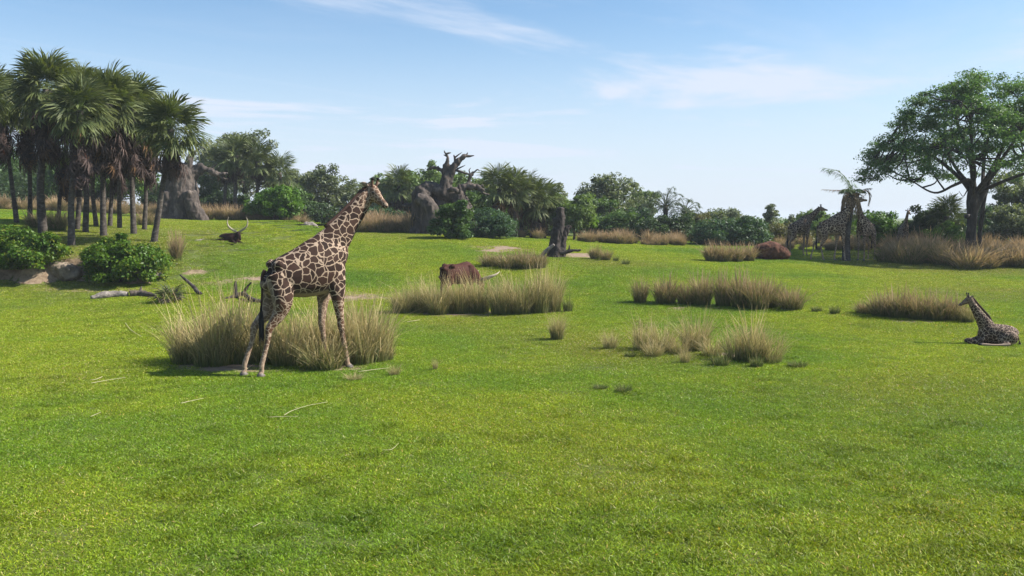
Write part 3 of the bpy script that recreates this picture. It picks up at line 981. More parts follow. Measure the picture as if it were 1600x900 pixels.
def giraffe(label, loc, rz, scale, neck, head, legs, voxel, seed, tail=True, group='giraffes', mat=None):
    """local frame: x forward, y left, z up, metres for a 4.5 m animal. legs: (hind right, hind left, front right, front left), each hock/knee x, fetlock x, hoof x"""
    rng = np.random.default_rng(seed)
    root = thing('giraffe', label, 'giraffe', loc, rz, group, scale)
    L = []
    Y = (0, 1, 0)
    T = np.array([(-.88, 2.19, .12, .10), (-.82, 2.14, .29, .22), (-.62, 2.13, .42, .32), (-.33, 2.20, .50, .38), (.05, 2.28, .60, .41), (.40, 2.40, .66, .40), (.68, 2.52, .64, .34), (.88, 2.50, .46, .26), (1.0, 2.44, .22, .14)])
    L.append(loft(np.column_stack([T[:, 0], T[:, 0] * 0, T[:, 1]]), T[:, 3], T[:, 2], 20, 3, Y))
    # hip points and withers
    for sg in (-1, 1):
        L.append(loft([(-.76, .19 * sg, 2.42), (-.66, .22 * sg, 2.48), (-.54, .19 * sg, 2.44)], [.05, .11, .05], None, 8, 2))
    L.append(loft([(.2, 0, 2.86), (.48, 0, 3.06), (.74, 0, 3.12), (.96, 0, 3.14)], [.12, .13, .13, .1], [.1, .14, .16, .12], 10, 2, Y))
    N = np.array(neck)
    L.append(loft(N[:, :3], N[:, 3], N[:, 4], 16, 3, Y))
    poll, hd = np.array(head[0]), dirv(head[1], head[2])
    L += head_parts(root, poll, hd, 1.1, (m_ossicone, m_ear), voxel)
    feet = []
    for i, (sg, lg) in enumerate(zip((-1, 1, -1, 1), legs)):
        y = .20 * sg
        kx, fx, hx = lg
        if i < 2:
            pts = [(-.62, y * .8, 2.26), (-.58 + (kx + .85) * .3, y * 1.25, 1.72), (-.63 + (kx + .85) * .6, y * 1.1, 1.40), (kx + .03, y, 1.12), (kx - .02, y, 1.02), (kx * .7 + fx * .3, y, .75), (fx, y, .26), (fx * .7 + hx * .3 + .02, y, .15), (hx, y, .05)]
            ra = [.17, .17, .125, .075, .068, .047, .055, .045, .06]; rb = [.30, .25, .17, .10, .085, .056, .062, .052, .075]
        else:
            sx = .64 + (kx - .62) * .45
            pts = [(.68, y * .8, 2.40), (sx, y * 1.05, 1.92), (sx * .6 + kx * .4, y * 1.03, 1.52), (kx, y, 1.15), (kx, y, 1.02), (kx * .65 + fx * .35, y, .78), (fx, y, .26), (fx * .6 + hx * .4, y, .15), (hx, y, .05)]
            ra = [.15, .14, .10, .078, .078, .053, .06, .05, .06]; rb = [.30, .22, .135, .09, .088, .062, .066, .056, .075]
        L.append(loft(pts, ra, rb, 12, 3, Y))
        feet.append((hx, y))
    me = blob(L, voxel, 5)
    c, n = co_of(me), no_of(me)
    hdist = np.linalg.norm(c - (poll + hd * .25), axis=1)
    onhead = 1 - sstep(.30, .42, hdist)
    belly = .85 * sstep(.5, .85, -n[:, 2]) * sstep(1.45, 1.6, c[:, 2]) * (1 - sstep(1.85, 2.05, c[:, 2])) * (np.abs(c[:, 0]) < .95)
    inner = sstep(.2, .5, -np.sign(c[:, 1]) * n[:, 1]) * (c[:, 2] < 2.0) * .35
    low = 0.55 * (1 - sstep(.2, 1.0, c[:, 2]))
    rear = sstep(.55, .85, -n[:, 0]) * (c[:, 2] < 2.1) * (c[:, 2] > 1.1) * (c[:, 0] < -.5) * .45
    face = onhead * .18
    pale = np.clip(np.maximum.reduce([belly, inner, low, face, rear]), 0, 1)
    leg = np.maximum((1 - sstep(1.45, 1.75, c[:, 2])), onhead)
    muz = 1 - sstep(.05, .16, np.linalg.norm(c - (poll + hd * .62), axis=1))
    set_col(me, np.column_stack([pale, leg, 0.25 * muz]))
    me.materials.append(mat or m_giraffe)
    link('body', me, root)
    for hx, y in feet:
        Geo().add(*loft([(hx - .012, y, .085), (hx, y, .06), (hx + .03, y, 0.0)], [.058, .068, .078], [.066, .078, .105], 10, 2, Y)).build('hoof', m_hoof, root, True)
    # mane along the back of the neck
    A = catmull(N[:, :5], 4); Tn = np.gradient(A[:, :3], axis=0); Tn /= np.linalg.norm(Tn, axis=1)[:, None]
    bk = np.cross(Tn, Y); bk /= np.linalg.norm(bk, axis=1)[:, None]; bk *= np.where(bk[:, :1] > 0, -1, 1)
    mp = A[:, :3] + bk * (A[:, 4] + .005)[:, None]
    k0 = int(len(mp) * .2)
    Geo().add(*loft(mp[k0:], np.full(len(mp) - k0, .016), np.full(len(mp) - k0, .05), 8, 1, Y)).build('mane', m_mane, root, True)
    if tail:
        tp = [(-.88, 0, 2.34), (-.95, 0, 2.2), (-.97, -.03, 1.85), (-1.02, -.08, 1.45)]
        t = Geo().add(*loft(tp, [.05, .036, .026, .02], seg=8, k=4)).build('tail', m_mane, root, True)
        hair_tuft(rng, np.array(tp[-1]) + (0, 0, .12), .85, 150, .05).build('tail_tuft', m_hornblack, t)
    return root


NECK_UP = [(.52, 0, 2.66, .27, .45), (.84, 0, 3.03, .22, .37), (1.12, 0, 3.36, .175, .285), (1.39, 0, 3.69, .148, .225), (1.64, 0, 4.01, .125, .178), (1.75, 0, 4.15, .085, .11)]
# the tall near giraffe, facing right and slightly away, head turned towards the camera
gp = ground_hit(476, 580)
giraffe('tall brown patched giraffe standing in the foreground grass beside the tussocks', gp, R(36), 1.02, NECK_UP,
        ((1.73, 0.02, 4.17), R(-74), R(-36)), ((-.88, -1.08, -1.12), (-1.07, -1.32, -1.36), (.82, .95, 1.0), (.53, .62, .65)), 0.022, 1)


def far_neck(dx, dz, bend=0.0):
    """neck rising from the withers by dx forward and dz up"""
    s = np.array([.62, 0, 2.62]); e = np.array([.62 + dx, 0, 2.62 + dz])
    out = []
    for t, a, b_ in zip((0, .22, .45, .68, .92, 1.0), (.26, .2, .16, .135, .115, .08), (.42, .33, .255, .205, .165, .10)):
        p = s + (e - s) * t; p[0] += bend * math.sin(math.pi * t); out.append((p[0], 0, p[2], a, b_))
    return out


ST = ((-.85, -.82, -.78), (-.95, -.98, -.95), (.66, .64, .68), (.62, .58, .62))
WK = ((-.75, -.6, -.55), (-1.05, -1.25, -1.22), (.8, .9, .95), (.5, .38, .42))
n1 = far_neck(1.25, 1.15)
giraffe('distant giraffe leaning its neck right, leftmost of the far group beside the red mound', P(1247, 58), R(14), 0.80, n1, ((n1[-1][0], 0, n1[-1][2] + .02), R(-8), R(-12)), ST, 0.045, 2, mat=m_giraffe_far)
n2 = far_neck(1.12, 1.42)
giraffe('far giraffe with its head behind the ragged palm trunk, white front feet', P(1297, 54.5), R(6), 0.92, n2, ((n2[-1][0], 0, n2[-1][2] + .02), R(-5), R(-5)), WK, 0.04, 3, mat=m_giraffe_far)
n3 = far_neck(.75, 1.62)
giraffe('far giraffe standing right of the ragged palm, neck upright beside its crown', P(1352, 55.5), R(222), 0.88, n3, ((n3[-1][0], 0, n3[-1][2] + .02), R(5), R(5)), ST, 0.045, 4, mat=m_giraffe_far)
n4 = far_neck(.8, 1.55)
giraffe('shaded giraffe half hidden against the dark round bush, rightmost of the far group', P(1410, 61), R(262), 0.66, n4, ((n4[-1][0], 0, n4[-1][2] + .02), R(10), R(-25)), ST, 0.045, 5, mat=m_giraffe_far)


def calf():
    loc = ground_hit(1550, 538)
    root = thing('giraffe', 'young giraffe lying on the lawn at the right, neck raised, facing left', 'giraffe', loc, R(174), 'giraffes')
    Y = (0, 1, 0)
    L = [loft([(-.66, 0, .24), (-.60, 0, .27), (-.42, 0, .29), (-.15, 0, .30), (.1, 0, .31), (.28, 0, .34), (.38, 0, .36)], [.06, .19, .26, .27, .23, .16, .07], [.06, .20, .27, .29, .30, .27, .12], 18, 3, Y),
         loft([(.08, 0, .36), (.24, 0, .62), (.40, 0, .86), (.54, 0, 1.08), (.63, 0, 1.24), (.66, 0, 1.30)], [.15, .12, .09, .072, .062, .045], [.26, .20, .145, .11, .09, .06], 14, 3, Y),
         # haunches
         loft([(-.55, -.20, .18), (-.40, -.27, .22), (-.2, -.27, .17), (-.05, -.27, .1)], [.1, .11, .09, .05], [.14, .2, .15, .07], 12, 2),
         loft([(-.55, .20, .18), (-.40, .26, .22), (-.2, .27, .17), (-.05, .27, .1)], [.1, .11, .09, .05], [.14, .2, .15, .07], 12, 2),
         # hind leg lying forward along the ground, near side; the other folded below
         loft([(-.12, .36, .10), (-.24, .38, .09), (-.30, .40, .06), (-.18, .42, .045), (.12, .43, .04), (.36, .42, .05), (.46, .41, .04)], [.05, .045, .045, .034, .028, .036, .035], None, 10, 3),
         loft([(-.12, -.30, .10), (-.28, -.33, .07), (-.1, -.36, .045), (.2, -.36, .04), (.38, -.34, .04)], [.06, .045, .034, .03, .035], None, 10, 3),
         # folded forelegs, knees forward
         loft([(.22, .14, .30), (.30, .16, .16), (.50, .16, .10), (.66, .16, .11), (.69, .17, .06), (.50, .19, .05), (.3, .2, .045)], [.10, .085, .065, .058, .05, .04, .035], None, 10, 3),
         loft([(.22, -.14, .30), (.30, -.16, .16), (.50, -.17, .10), (.62, -.17, .10), (.65, -.18, .06), (.50, -.2, .05), (.3, -.2, .045)], [.10, .085, .065, .058, .05, .04, .035], None, 10, 3)]
    poll, hd = np.array([.645, 0, 1.31]), dirv(R(8), R(-30))
    L += head_parts(root, poll, hd, .60, (m_hornblack, m_ear), .015, .24, .22)
    me = blob(L, .016, 4)
    c, n = co_of(me), no_of(me)
    onhead = 1 - sstep(.16, .24, np.linalg.norm(c - (poll + hd * .14), axis=1))
    legm = (1 - sstep(.06, .12, c[:, 2])) * (np.abs(c[:, 1]) > .27)
    set_col(me, np.column_stack([np.clip(legm + onhead * .3, 0, .9), np.maximum(legm, onhead), onhead * .45]))
    me.materials.append(m_calf); link('body', me, root)
    Geo().add(*loft([(.44, .41, .045), (.50, .41, .035), (.54, .41, .03)], [.036, .04, .02], None, 8, 2)).build('hoof', m_hornblack, root, True)
    mp = [(.02, 0, .66), (.11, 0, .80), (.27, 0, .98), (.44, 0, 1.17), (.55, 0, 1.30), (.59, 0, 1.36)]
    Geo().add(*loft(mp, .012, [.01, .03, .03, .03, .03, .01], 8, 3, Y)).build('mane', m_mane, root, True)
    t = Geo().add(*loft([(-.64, 0, .34), (-.70, .03, .2), (-.70, .1, .06)], [.025, .018, .012], seg=6, k=3)).build('tail', m_mane, root, True)
    hair_tuft(np.random.default_rng(3), np.array((-.70, .1, .12)), .12, 40, .03).build('tail_tuft', m_hornblack, t)


calf()

# ------------------------------------------------------------------ cattle
def horn(root, pts, r, name='horn'):
    h = Geo().add(*loft(pts, [r, r * .95, r * .75, r * .45, r * .1][:len(pts)], seg=10, k=4)).build(name, m_cowhorn, root, True)
    return h


def cow_grazing():
    loc = P(716, 36.8)
    root = thing('cow', 'dark red cow grazing behind the middle row of tussocks, head down', 'cow', loc, R(46), 'long-horned cattle')
    Y = (0, 1, 0)
    L = [loft([(-.86, 0, 1.10), (-.80, 0, 1.10), (-.55, 0, 1.06), (-.1, 0, 1.0), (.3, 0, 1.02), (.62, 0, 1.06), (.8, 0, 1.02)], [.1, .24, .31, .36, .34, .25, .12], [.14, .30, .38, .42, .42, .38, .2], 18, 3, Y),
         loft([(-.7, 0, 1.38), (-.4, 0, 1.38), (0, 0, 1.38), (.5, 0, 1.44), (.7, 0, 1.36)], [.06, .05, .05, .08, .06], None, 8, 2, Y),
         loft([(.62, 0, 1.10), (.95, 0, .92), (1.18, 0, .66), (1.28, 0, .52)], [.2, .15, .12, .09], [.32, .24, .18, .12], 14, 3, Y),
         loft([(1.2, 0, .66), (1.3, 0, .50), (1.38, 0, .30), (1.42, 0, .18)], [.10, .11, .085, .06], [.1, .12, .09, .06], 12, 3, Y)]
    for sg in (-1, 1):
        L.append(loft([(-.62, .24 * sg, 1.32), (-.52, .26 * sg, 1.37), (-.42, .22 * sg, 1.32)], [.07, .10, .06], None, 8, 2)); L.append(loft([(-.9, .1 * sg, 1.22), (-.84, .11 * sg, 1.26), (-.75, .1 * sg, 1.24)], [.05, .08, .05], None, 8, 2))
        L.append(loft([(.5, .22 * sg, 1.36), (.5, .27 * sg, 1.1), (.58, .24 * sg, .85)], [.1, .13, .1], [.14, .2, .14], 8, 2, Y))
        for x, hind in ((-.68, 1), (.55, 0)):
            pts = [(x, .2 * sg, 1.0), (x + (.08 if hind else 0), .2 * sg, .72), (x - (.08 if hind else 0), .18 * sg, .45), (x - (.06 if hind else 0), .18 * sg, .12), (x, .18 * sg, .02)]
            L.append(loft(pts, [.15, .11, .06, .045, .055], [.24, .16, .075, .05, .065], 10, 3, Y))
    me = blob(L, .028, 5); me.materials.append(m_cow); link('body', me, root)
    for sg in (-1, 1):
        Geo().add(*loft([(1.2, .1 * sg, .62), (1.2, .2 * sg, .60), (1.18, .3 * sg, .56)], [.02, .05, .01], [.015, .02, .005], 8, 3)).build('ear', m_cow_dark, root, True)
        horn(root, [(1.21, .07 * sg, .68), (1.24, .30 * sg, .76), (1.36, .54 * sg, .86), (1.58, .66 * sg, .96), (1.80, .62 * sg, 1.06)], .085)
        for x in (-.68, .55):
            Geo().add(*loft([(x, .18 * sg, .07), (x + .02, .18 * sg, 0)], [.055, .065], [.065, .08], 8)).build('hoof', m_hornblack, root, True)
    t = Geo().add(*loft([(-.84, 0, 1.36), (-.93, 0, 1.2), (-.94, 0, .75), (-.93, 0, .5)], [.04, .03, .022, .018], seg=8, k=4)).build('tail', m_cow_dark, root, True)
    hair_tuft(np.random.default_rng(8), np.array((-.93, 0, .55)), .35, 60, .05).build('tail_tuft', m_hornblack, t)


def cow_lying():
    loc = P(360, 50)
    root = thing('cow', 'dark long-horned cow lying on the slope, tall curved pale horns', 'cow', loc, R(-22), 'long-horned cattle')
    Y = (0, 1, 0)
    L = [loft([(-.72, 0, .22), (-.66, 0, .25), (-.4, 0, .30), (0, 0, .30), (.3, 0, .30), (.5, 0, .26)], [.06, .22, .33, .36, .30, .12], [.06, .22, .29, .31, .30, .14], 16, 3, Y),
         loft([(.28, 0, .36), (.45, 0, .48), (.56, 0, .58)], [.18, .13, .10], [.24, .17, .12], 12, 3, Y),
         loft([(.50, 0, .66), (.58, -.02, .60), (.68, -.05, .42), (.73, -.06, .28), (.75, -.06, .22)], [.08, .11, .085, .065, .05], [.06, .11, .09, .07, .05], 12, 3, Y)]
    for sg in (-1, 1):
        L.append(loft([(-.5, .25 * sg, .25), (-.3, .34 * sg, .2), (-.1, .38 * sg, .08), (-.35, .4 * sg, .05)], [.12, .12, .07, .05], None, 10, 3))
        L.append(loft([(.3, .2 * sg, .2), (.5, .24 * sg, .09), (.62, .24 * sg, .08), (.45, .26 * sg, .05)], [.1, .07, .06, .05], None, 10, 3))
    me = blob(L, .028, 5); me.materials.append(m_cow_dark); link('body', me, root)
    w = R(22)
    for sg in (-1, 1):  # horns sweep out and up across the line of sight
        ex = np.array([math.cos(R(-72)) , math.sin(R(-72)), 0]) * (-sg)   # world x axis in the local frame, roughly
        ex = np.array([math.cos(w), math.sin(w), 0]) * (-sg)
        b0 = np.array([.52, 0, .68])
        pts = [b0 + ex * .06, b0 + ex * .32 + (0, 0, .14), b0 + ex * .52 + (0, 0, .34), b0 + ex * .56 + (0, 0, .60), b0 + ex * .48 + (0, 0, .84)]
        horn(root, pts, .062)
        e = np.array([.54, 0, .62])
        Geo().add(*loft([e + ex * .08, e + ex * .18 + (0, 0, -.01), e + ex * .28 + (0, 0, -.06)], [.02, .05, .01], [.015, .02, .005], 8, 3)).build('ear', m_cow_dark, root, True)
    t = Geo().add(*loft([(-.7, 0, .34), (-.8, .05, .2), (-.78, .15, .05)], [.035, .025, .018], seg=8, k=3)).build('tail', m_cow_dark, root, True)


cow_grazing(); cow_lying()

# ------------------------------------------------------------------ fan palms on the bank, left
PALMS = [  # base px, depth, crown px, crown py, seed, radius, size, label
    (-8, 46, -30, 148, 1, .20, 0.95, 'tall fan palm cut by the left edge of the picture, base behind the left bush'),
    (26, 50, 2, 155, 2, .17, 0.95, 'thin dark trunked fan palm, second trunk from the left edge'),
    (67, 45, 78, 140, 3, .27, 1.10, 'thickest and tallest fan palm on the left bank, big shaggy skirt'),
    (47, 51, 44, 170, 12, .17, 0.99, 'dark fan palm behind, between the two left thick trunks'),
    (150, 50.5, 150, 172, 13, .16, 1.0, 'slim dark fan palm at the back, just left of the pale grey palm'),
    (187, 50, 191, 176, 14, .16, 1.0, 'slim dark fan palm at the back, right of the pale grey palm'),
    (226, 50, 230, 190, 15, .16, .95, 'slim fan palm at the back between the two rightmost front palms'),
    (92, 52, 100, 225, 4, .16, 0.85, 'short fan palm at the back of the left grove, low brown crown'),
    (112, 41.5, 122, 172, 5, .20, 0.99, 'grey fan palm nearest the gap between the two bank bushes'),
    (121, 47.5, 128, 150, 6, .17, 0.99, 'tan trunked fan palm carrying a small dark box on its trunk'),
    (134, 46, 140, 160, 7, .19, 0.95, 'dark leaning fan palm between the boxed palm and the pale palm'),
    (162, 44.5, 172, 162, 8, .20, 1.03, 'pale grey trunked fan palm behind the middle of the right bank bush'),
    (172, 51, 180, 210, 9, .16, 0.85, 'slim shaded fan palm just behind the pale grey trunked palm'),
    (209, 46, 205, 168, 10, .19, 1.03, 'fan palm with reddish brown foot, second from the right in the grove'),
    (241, 43, 271, 202, 11, .19, 1.01, 'lowest leaning fan palm at the right end of the left grove')]
for px, d, tx, ty, sd_, r, sz, lab in PALMS:
    fan_palm(lab, px, d, tx, ty, sd_, r * .68, 50, 64 if sd_ != 11 else 30, 4.0 if sd_ != 11 else 2.0, sz, True, 'fan palms on the left bank', old=.12)
b0 = P(122, 47.2)
g = Geo()
bp = ray(124, 303, 47.0)
V = np.array([[x, y, z] for z in (-.16, .16) for y in (-.1, .1) for x in (-.13, .13)]) + bp
g.add(V, [[0, 1, 3, 2], [4, 6, 7, 5], [0, 4, 5, 1], [2, 3, 7, 6], [0, 2, 6, 4], [1, 5, 7, 3]])
tb = thing('utility_box', 'small dark box strapped to the tan palm trunk', 'box', bp)
o = g.build('case', m_box, tb); o.location = -Vector(bp)
lid = Geo().add(np.array([[x, y, z] for z in (.165, .195) for y in (-.13, .12) for x in (-.16, .16)]), [[0, 1, 3, 2], [4, 6, 7, 5], [0, 4, 5, 1], [2, 3, 7, 6], [0, 2, 6, 4], [1, 5, 7, 3]]).build('lid', m_box, tb)

# ------------------------------------------------------------------ big umbrella tree, right
def big_tree():
    rng = np.random.default_rng(77)
    d = 58.0; b0 = P(1519, d)
    root = thing('umbrella_tree', 'large spreading tree with dark trunk and broad crown at the right edge', 'tree', b0)
    def q(px, py, dy=0.0): 
        v = ray(px, py, d) - b0; v[1] += dy; return v
    tr = [loft([(0, 0, -.3), (0, 0, .1), q(1517, 370), q(1519, 340), q(1521, 312, .1), q(1522, 285, .2)], [.50, .38, .30, .30, .33, .24], seg=14, k=4),
          loft([q(1536, 400, .5) * (1, 1, 0) + (0, 0, -.2), q(1537, 370, .5), q(1540, 335, .4), q(1543, 305, .3), q(1552, 275, .3)], [.17, .14, .13, .14, .12], seg=10, k=3),
          loft([q(1522, 330), q(1532, 312), q(1540, 290), q(1553, 262, -.5)], [.22, .22, .22, .15], seg=10, k=3)]
    me = blob(tr, .07, 3); displace(me, .05, 2.5, 3, False, (1, 1, .3)); me.materials.append(m_bark_dark); link('trunk', me, root)
    limbs = [([(1520, 312, 0), (1508, 290, -.4), (1482, 290, -1.2), (1442, 297, -1.8), (1400, 288, -2.2)], .20),
             ([(1521, 305, 0), (1505, 270, .5), (1472, 238, 1.2), (1432, 222, 1.8), (1405, 212, 2)], .22),
             ([(1521, 300, 0), (1508, 250, -1), (1490, 205, -2.2), (1470, 178, -3), (1458, 168, -3.2)], .2),
             ([(1522, 295, 0), (1526, 245, .6), (1515, 190, 1), (1505, 140, 1.2), (1500, 120, 1.2)], .24),
             ([(1530, 300, 0), (1552, 250, -.8), (1566, 195, -1.4), (1585, 150, -1.8), (1592, 122, -2)], .24),
             ([(1535, 295, 0), (1572, 262, .8), (1620, 240, 1.6), (1668, 222, 2)], .2),
             ([(1533, 298, 0), (1568, 275, -1.8), (1610, 262, -3.4), (1650, 245, -4.5)], .17),
             ([(1520, 305, 0), (1495, 272, -2.2), (1468, 255, -4), (1430, 245, -5)], .17),
             ([(1524, 300, 0), (1535, 250, -2.5), (1540, 200, -4.5), (1545, 165, -5.5)], .18),
             ([(1524, 300, 0), (1520, 250, 2.5), (1530, 200, 4.5), (1540, 160, 5.5)], .18),
             ([(1535, 300, 0), (1575, 230, 2.5), (1610, 180, 3.8), (1630, 150, 4.5)], .18),
             ([(1510, 292, -.3), (1500, 300, -.6), (1492, 306, -.8), (1488, 303, -.9)], .07)]
    lp = []; g = Geo()
    for pts, r in limbs:
        pp = np.array([q(*p) for p in pts]); pp[1:] += rng.normal(size=(len(pp) - 1, 3)) * .12
        c = catmull(pp, 6); lp.append(c[4:])
        g.add(*loft(pp, np.linspace(r * .72, r * .18, len(pp)), seg=8, k=6, cap=False))
    lp = np.vstack(lp)
    # clumps of foliage in layers below a broad dome
    cen = []
    while len(cen) < 520:
        r = 7.15 * math.sqrt(rng.random()); a = rng.random() * 6.283
        top = 5.2 + 6.0 * (1 - (r / 7.4) ** 2.4) + .45 * math.sin(3 * a + r) + .2
        z = top - abs(rng.normal()) * 1.35 - .25 * rng.random()
        x = r * math.cos(a) + .25; y = r * math.sin(a)
        if z < 4.2 + .1 * r: continue
        cen.append((x, y, z))
    cen = np.array(cen)
    s = rng.uniform(.38, .85, len(cen)); rad = np.column_stack([s * 1.2, s * 1.2, s * .5])
    V, Q, C = leaf_cloud(rng, cen, rad, 140, .17, GRN['canopy'], 1.0, .5, .2)
    Geo().add(V, Q, None, C).build('crown', m_leaf, root)
    for c in cen[::2]:
        dd = lp - c; dd[:, 2] += .5; k = np.argmin((dd ** 2).sum(1)); s0 = lp[k]
        m = (s0 + c) / 2 + rng.normal(size=3) * .15 - (0, 0, .15)
        g.add(*loft([s0, m, c], [.06, .045, .015], seg=5, k=3, cap=False))
    g.build('branches', m_bark_dark, root, True)
    bb = thing('nest_box', 'small dark box standing out left of the big tree trunk', 'box', b0 + q(1508, 338, -.25))
    bx = Geo().add(np.array([[x, y, z] for z in (-.13, .13) for y in (-.12, .12) for x in (-.13, .13)]), [[0, 1, 3, 2], [4, 6, 7, 5], [0, 4, 5, 1], [2, 3, 7, 6], [0, 2, 6, 4], [1, 5, 7, 3]])
    bx.build('case', m_box, bb)
    Geo().add(*loft([(.1, 0, 0), (.3, .1, 0), (.55, .25, 0)], .02, seg=6)).build('bracket', m_box, bb)


big_tree()

# ------------------------------------------------------------------ dead baobabs, stump, logs
def path(d, b0, pts, jit=None):
    return np.array([ray(p[0], p[1], d + (p[2] if len(p) > 2 else 0)) - b0 for p in pts])


def woody(name, label, cat, b0, d, tubes, voxel, mat, amp, freq, seed, twigs=(), trunk_name='trunk', smooth=3):
    root = thing(name, label, cat, b0)
    L = [loft(path(d, b0, pts), np.array(r) / F * d, seg=14, k=4) for pts, r in tubes]
    me = blob(L, voxel, smooth); displace(me, amp, freq, seed, True, (1, 1, .35)); displace(me, amp * .55, freq * 3.5, seed + 5, False, (1, 1, .5)); displace(me, amp * .3, freq * 8, seed + 8)
    me.materials.append(mat); link(trunk_name, me, root)
    if twigs:
        g = Geo()
        for pts, r in twigs: g.add(*loft(path(d, b0, pts), np.array(r) / F * d, seg=7, k=4))
        g.build('twigs', mat, root, True)
    return root


d = 64.0; b0 = P(680, d)
woody('dead_baobab', 'bare grey baobab with twisting branches above the dark shrub', 'tree', b0, d, [
    ([(662, 372), (661, 350), (660, 325), (661, 302), (664, 293)], [23, 18, 16, 15, 7]),
    ([(655, 297), (668, 293), (683, 297), (697, 302), (710, 305)], [6, 8.5, 10, 11, 9]),
    ([(652, 310, -1), (668, 318, -1.2), (674, 335, -1.2), (676, 370, -1)], [8, 10, 12, 16]),
    ([(712, 301), (716, 312), (722, 330), (732, 372)], [11, 13, 13, 17]),
    ([(690, 300, .6), (692, 330, .6), (695, 374, .6)], [12, 17, 22]),
    ([(722, 305, .5), (727, 320, .4), (734, 338), (738, 372)], [6, 7, 8, 12]),
    ([(694, 305), (696, 285), (697, 270), (698, 257), (699, 247), (698, 240)], [12, 9, 6.5, 3.8, 2.6, 1.9]),
    ([(701, 284), (706, 266), (713, 256), (720, 247), (728, 243.5)], [6, 5.5, 5, 3.4, 2.3]),
    ([(695, 272), (688, 265), (680, 262), (671, 263.5)], [4, 3, 2.5, 2]),
    ([(710, 303), (722, 294), (735, 291), (750, 294), (757, 298)], [8, 5.5, 4.5, 3.5, 2]),
    ([(724, 297), (731, 287), (734, 275), (740, 269)], [4, 3.2, 2.4, 1.6]),
    ([(648, 322), (638, 321), (629, 321), (624, 316)], [4, 3, 2, 1.4]),
    ([(716, 300, -.5), (717, 293, -.6), (717, 288, -.6)], [3.5, 3, 2]),
    ([(700, 298, -.9), (710, 296, -1), (716, 300, -.9)], [3, 3, 2])],
    .085, m_baobab, .13, 1.3, 2, [
    ([(698, 242), (695, 238), (694, 235)], [1.6, 1.2, .4]), ([(698, 240), (702, 239), (705, 238.5)], [1.6, 1.3, .4]), ([(699, 245), (695, 242.5), (693, 242)], [1.3, 1, .3]),
    ([(727, 243.5), (733, 244), (741, 243)], [2.4, 2, .5]), ([(728, 243), (730, 240), (731, 238)], [1.5, 1, .3]), ([(711, 257), (711, 249), (709, 242)], [2.4, 2, .8]),
    ([(711, 246), (716, 242), (722, 238)], [1.5, 1, .3]), ([(714, 264), (721, 261), (727, 258)], [1.4, 1, .3]), ([(710, 265), (722, 269), (732, 272), (740, 273)], [2.4, 1.8, 1.5, .5]),
    ([(740, 270), (746, 265), (750, 268)], [1.3, 1, .3]), ([(750, 296), (756, 302), (765, 304)], [2.4, 2, .8]), ([(750, 292), (754, 289), (756, 293)], [1.6, 1.2, .4]),
    ([(671, 263.5), (668, 265), (669, 267)], [1.5, 1.2, .5]), ([(735, 272), (733, 266), (736, 262)], [1.2, .9, .3])], smooth=2)

d = 70.0; b0 = P(285, d)
woody('dead_baobab', 'broad pale grey baobab trunk behind the rightmost leaning palm', 'tree', b0, d, [
    ([(284, 352), (283, 335), (282, 310), (281, 285), (284, 266), (287, 258)], [36, 31, 27, 25, 21, 11]),
    ([(296, 300, -1.2), (300, 320, -1.3), (308, 335, -1.2), (317, 352, -1)], [9, 10, 11, 12]),
    ([(262, 300, -1), (262, 320, -1), (258, 352, -1)], [8, 9, 12]),
    ([(272, 275), (268, 262), (263, 252), (260, 246)], [10, 7, 4.5, 2]),
    ([(270, 272, -.8), (262, 266, -1.2), (256, 262, -1.4), (254, 256, -1.4)], [6, 4, 3, 1.6]),
    ([(298, 278), (306, 266), (314, 260), (318, 264), (316, 270)], [9, 6.5, 5, 4, 3]),
    ([(304, 272), (318, 264), (330, 268), (342, 273), (356, 270)], [7, 5, 4.5, 3.5, 1.5]),
    ([(290, 270), (294, 255), (298, 244), (306, 236)], [9, 6, 4, 2]),
    ([(268, 272, .5), (252, 265, .5), (240, 262, .5), (230, 263, .5)], [6, 4, 3, 1.5])],
    .09, m_baobab, .14, 1.2, 9, [([(342, 273), (350, 279), (356, 280)], [2.2, 1.6, .5]), ([(306, 236), (314, 231), (324, 233)], [1.8, 1.2, .4]), ([(330, 267), (334, 260), (340, 256)], [2, 1.3, .4])])

d = 50.0; b0 = P(869, d)
woody('tree_stump', 'tall broken dead stump standing on bare soil in mid lawn', 'stump', b0, d, [
    ([(866, 406), (868, 394), (869, 378), (872, 362), (875, 345), (876, 325)], [13, 11.5, 9.5, 9, 7, 6]),
    ([(878, 406), (878, 392), (880, 375), (885, 360), (891, 353)], [6, 6, 5.5, 4.5, 2.5]),
    ([(868, 352), (866, 346), (863, 341)], [3.5, 2.6, 1.6])],
    .05, m_bark_dark, .09, 2.6, 4, (), 'trunk', 2)
b1 = P(846, 49.4)
woody('fallen_branch', 'pale peeled branch leaning against the foot of the broken stump', 'branch', b1, 49.4, [([(846, 402), (851, 394), (858, 388), (866, 382)], [2.6, 3, 3, 2.4])], .04, m_log, .02, 3, 5)
b1 = P(893, 49.4)
woody('fallen_branch', 'dark forked branch lying right of the broken stump', 'branch', b1, 49.4, [([(874, 396), (885, 394), (896, 391), (903, 391.5), (908, 390)], [2.6, 2.8, 2.3, 2, 1.2]), ([(884, 394), (889, 390), (889.5, 386), (889, 382)], [2, 1.7, 1.3, .8])], .035, m_bark_dark, .02, 3, 6)


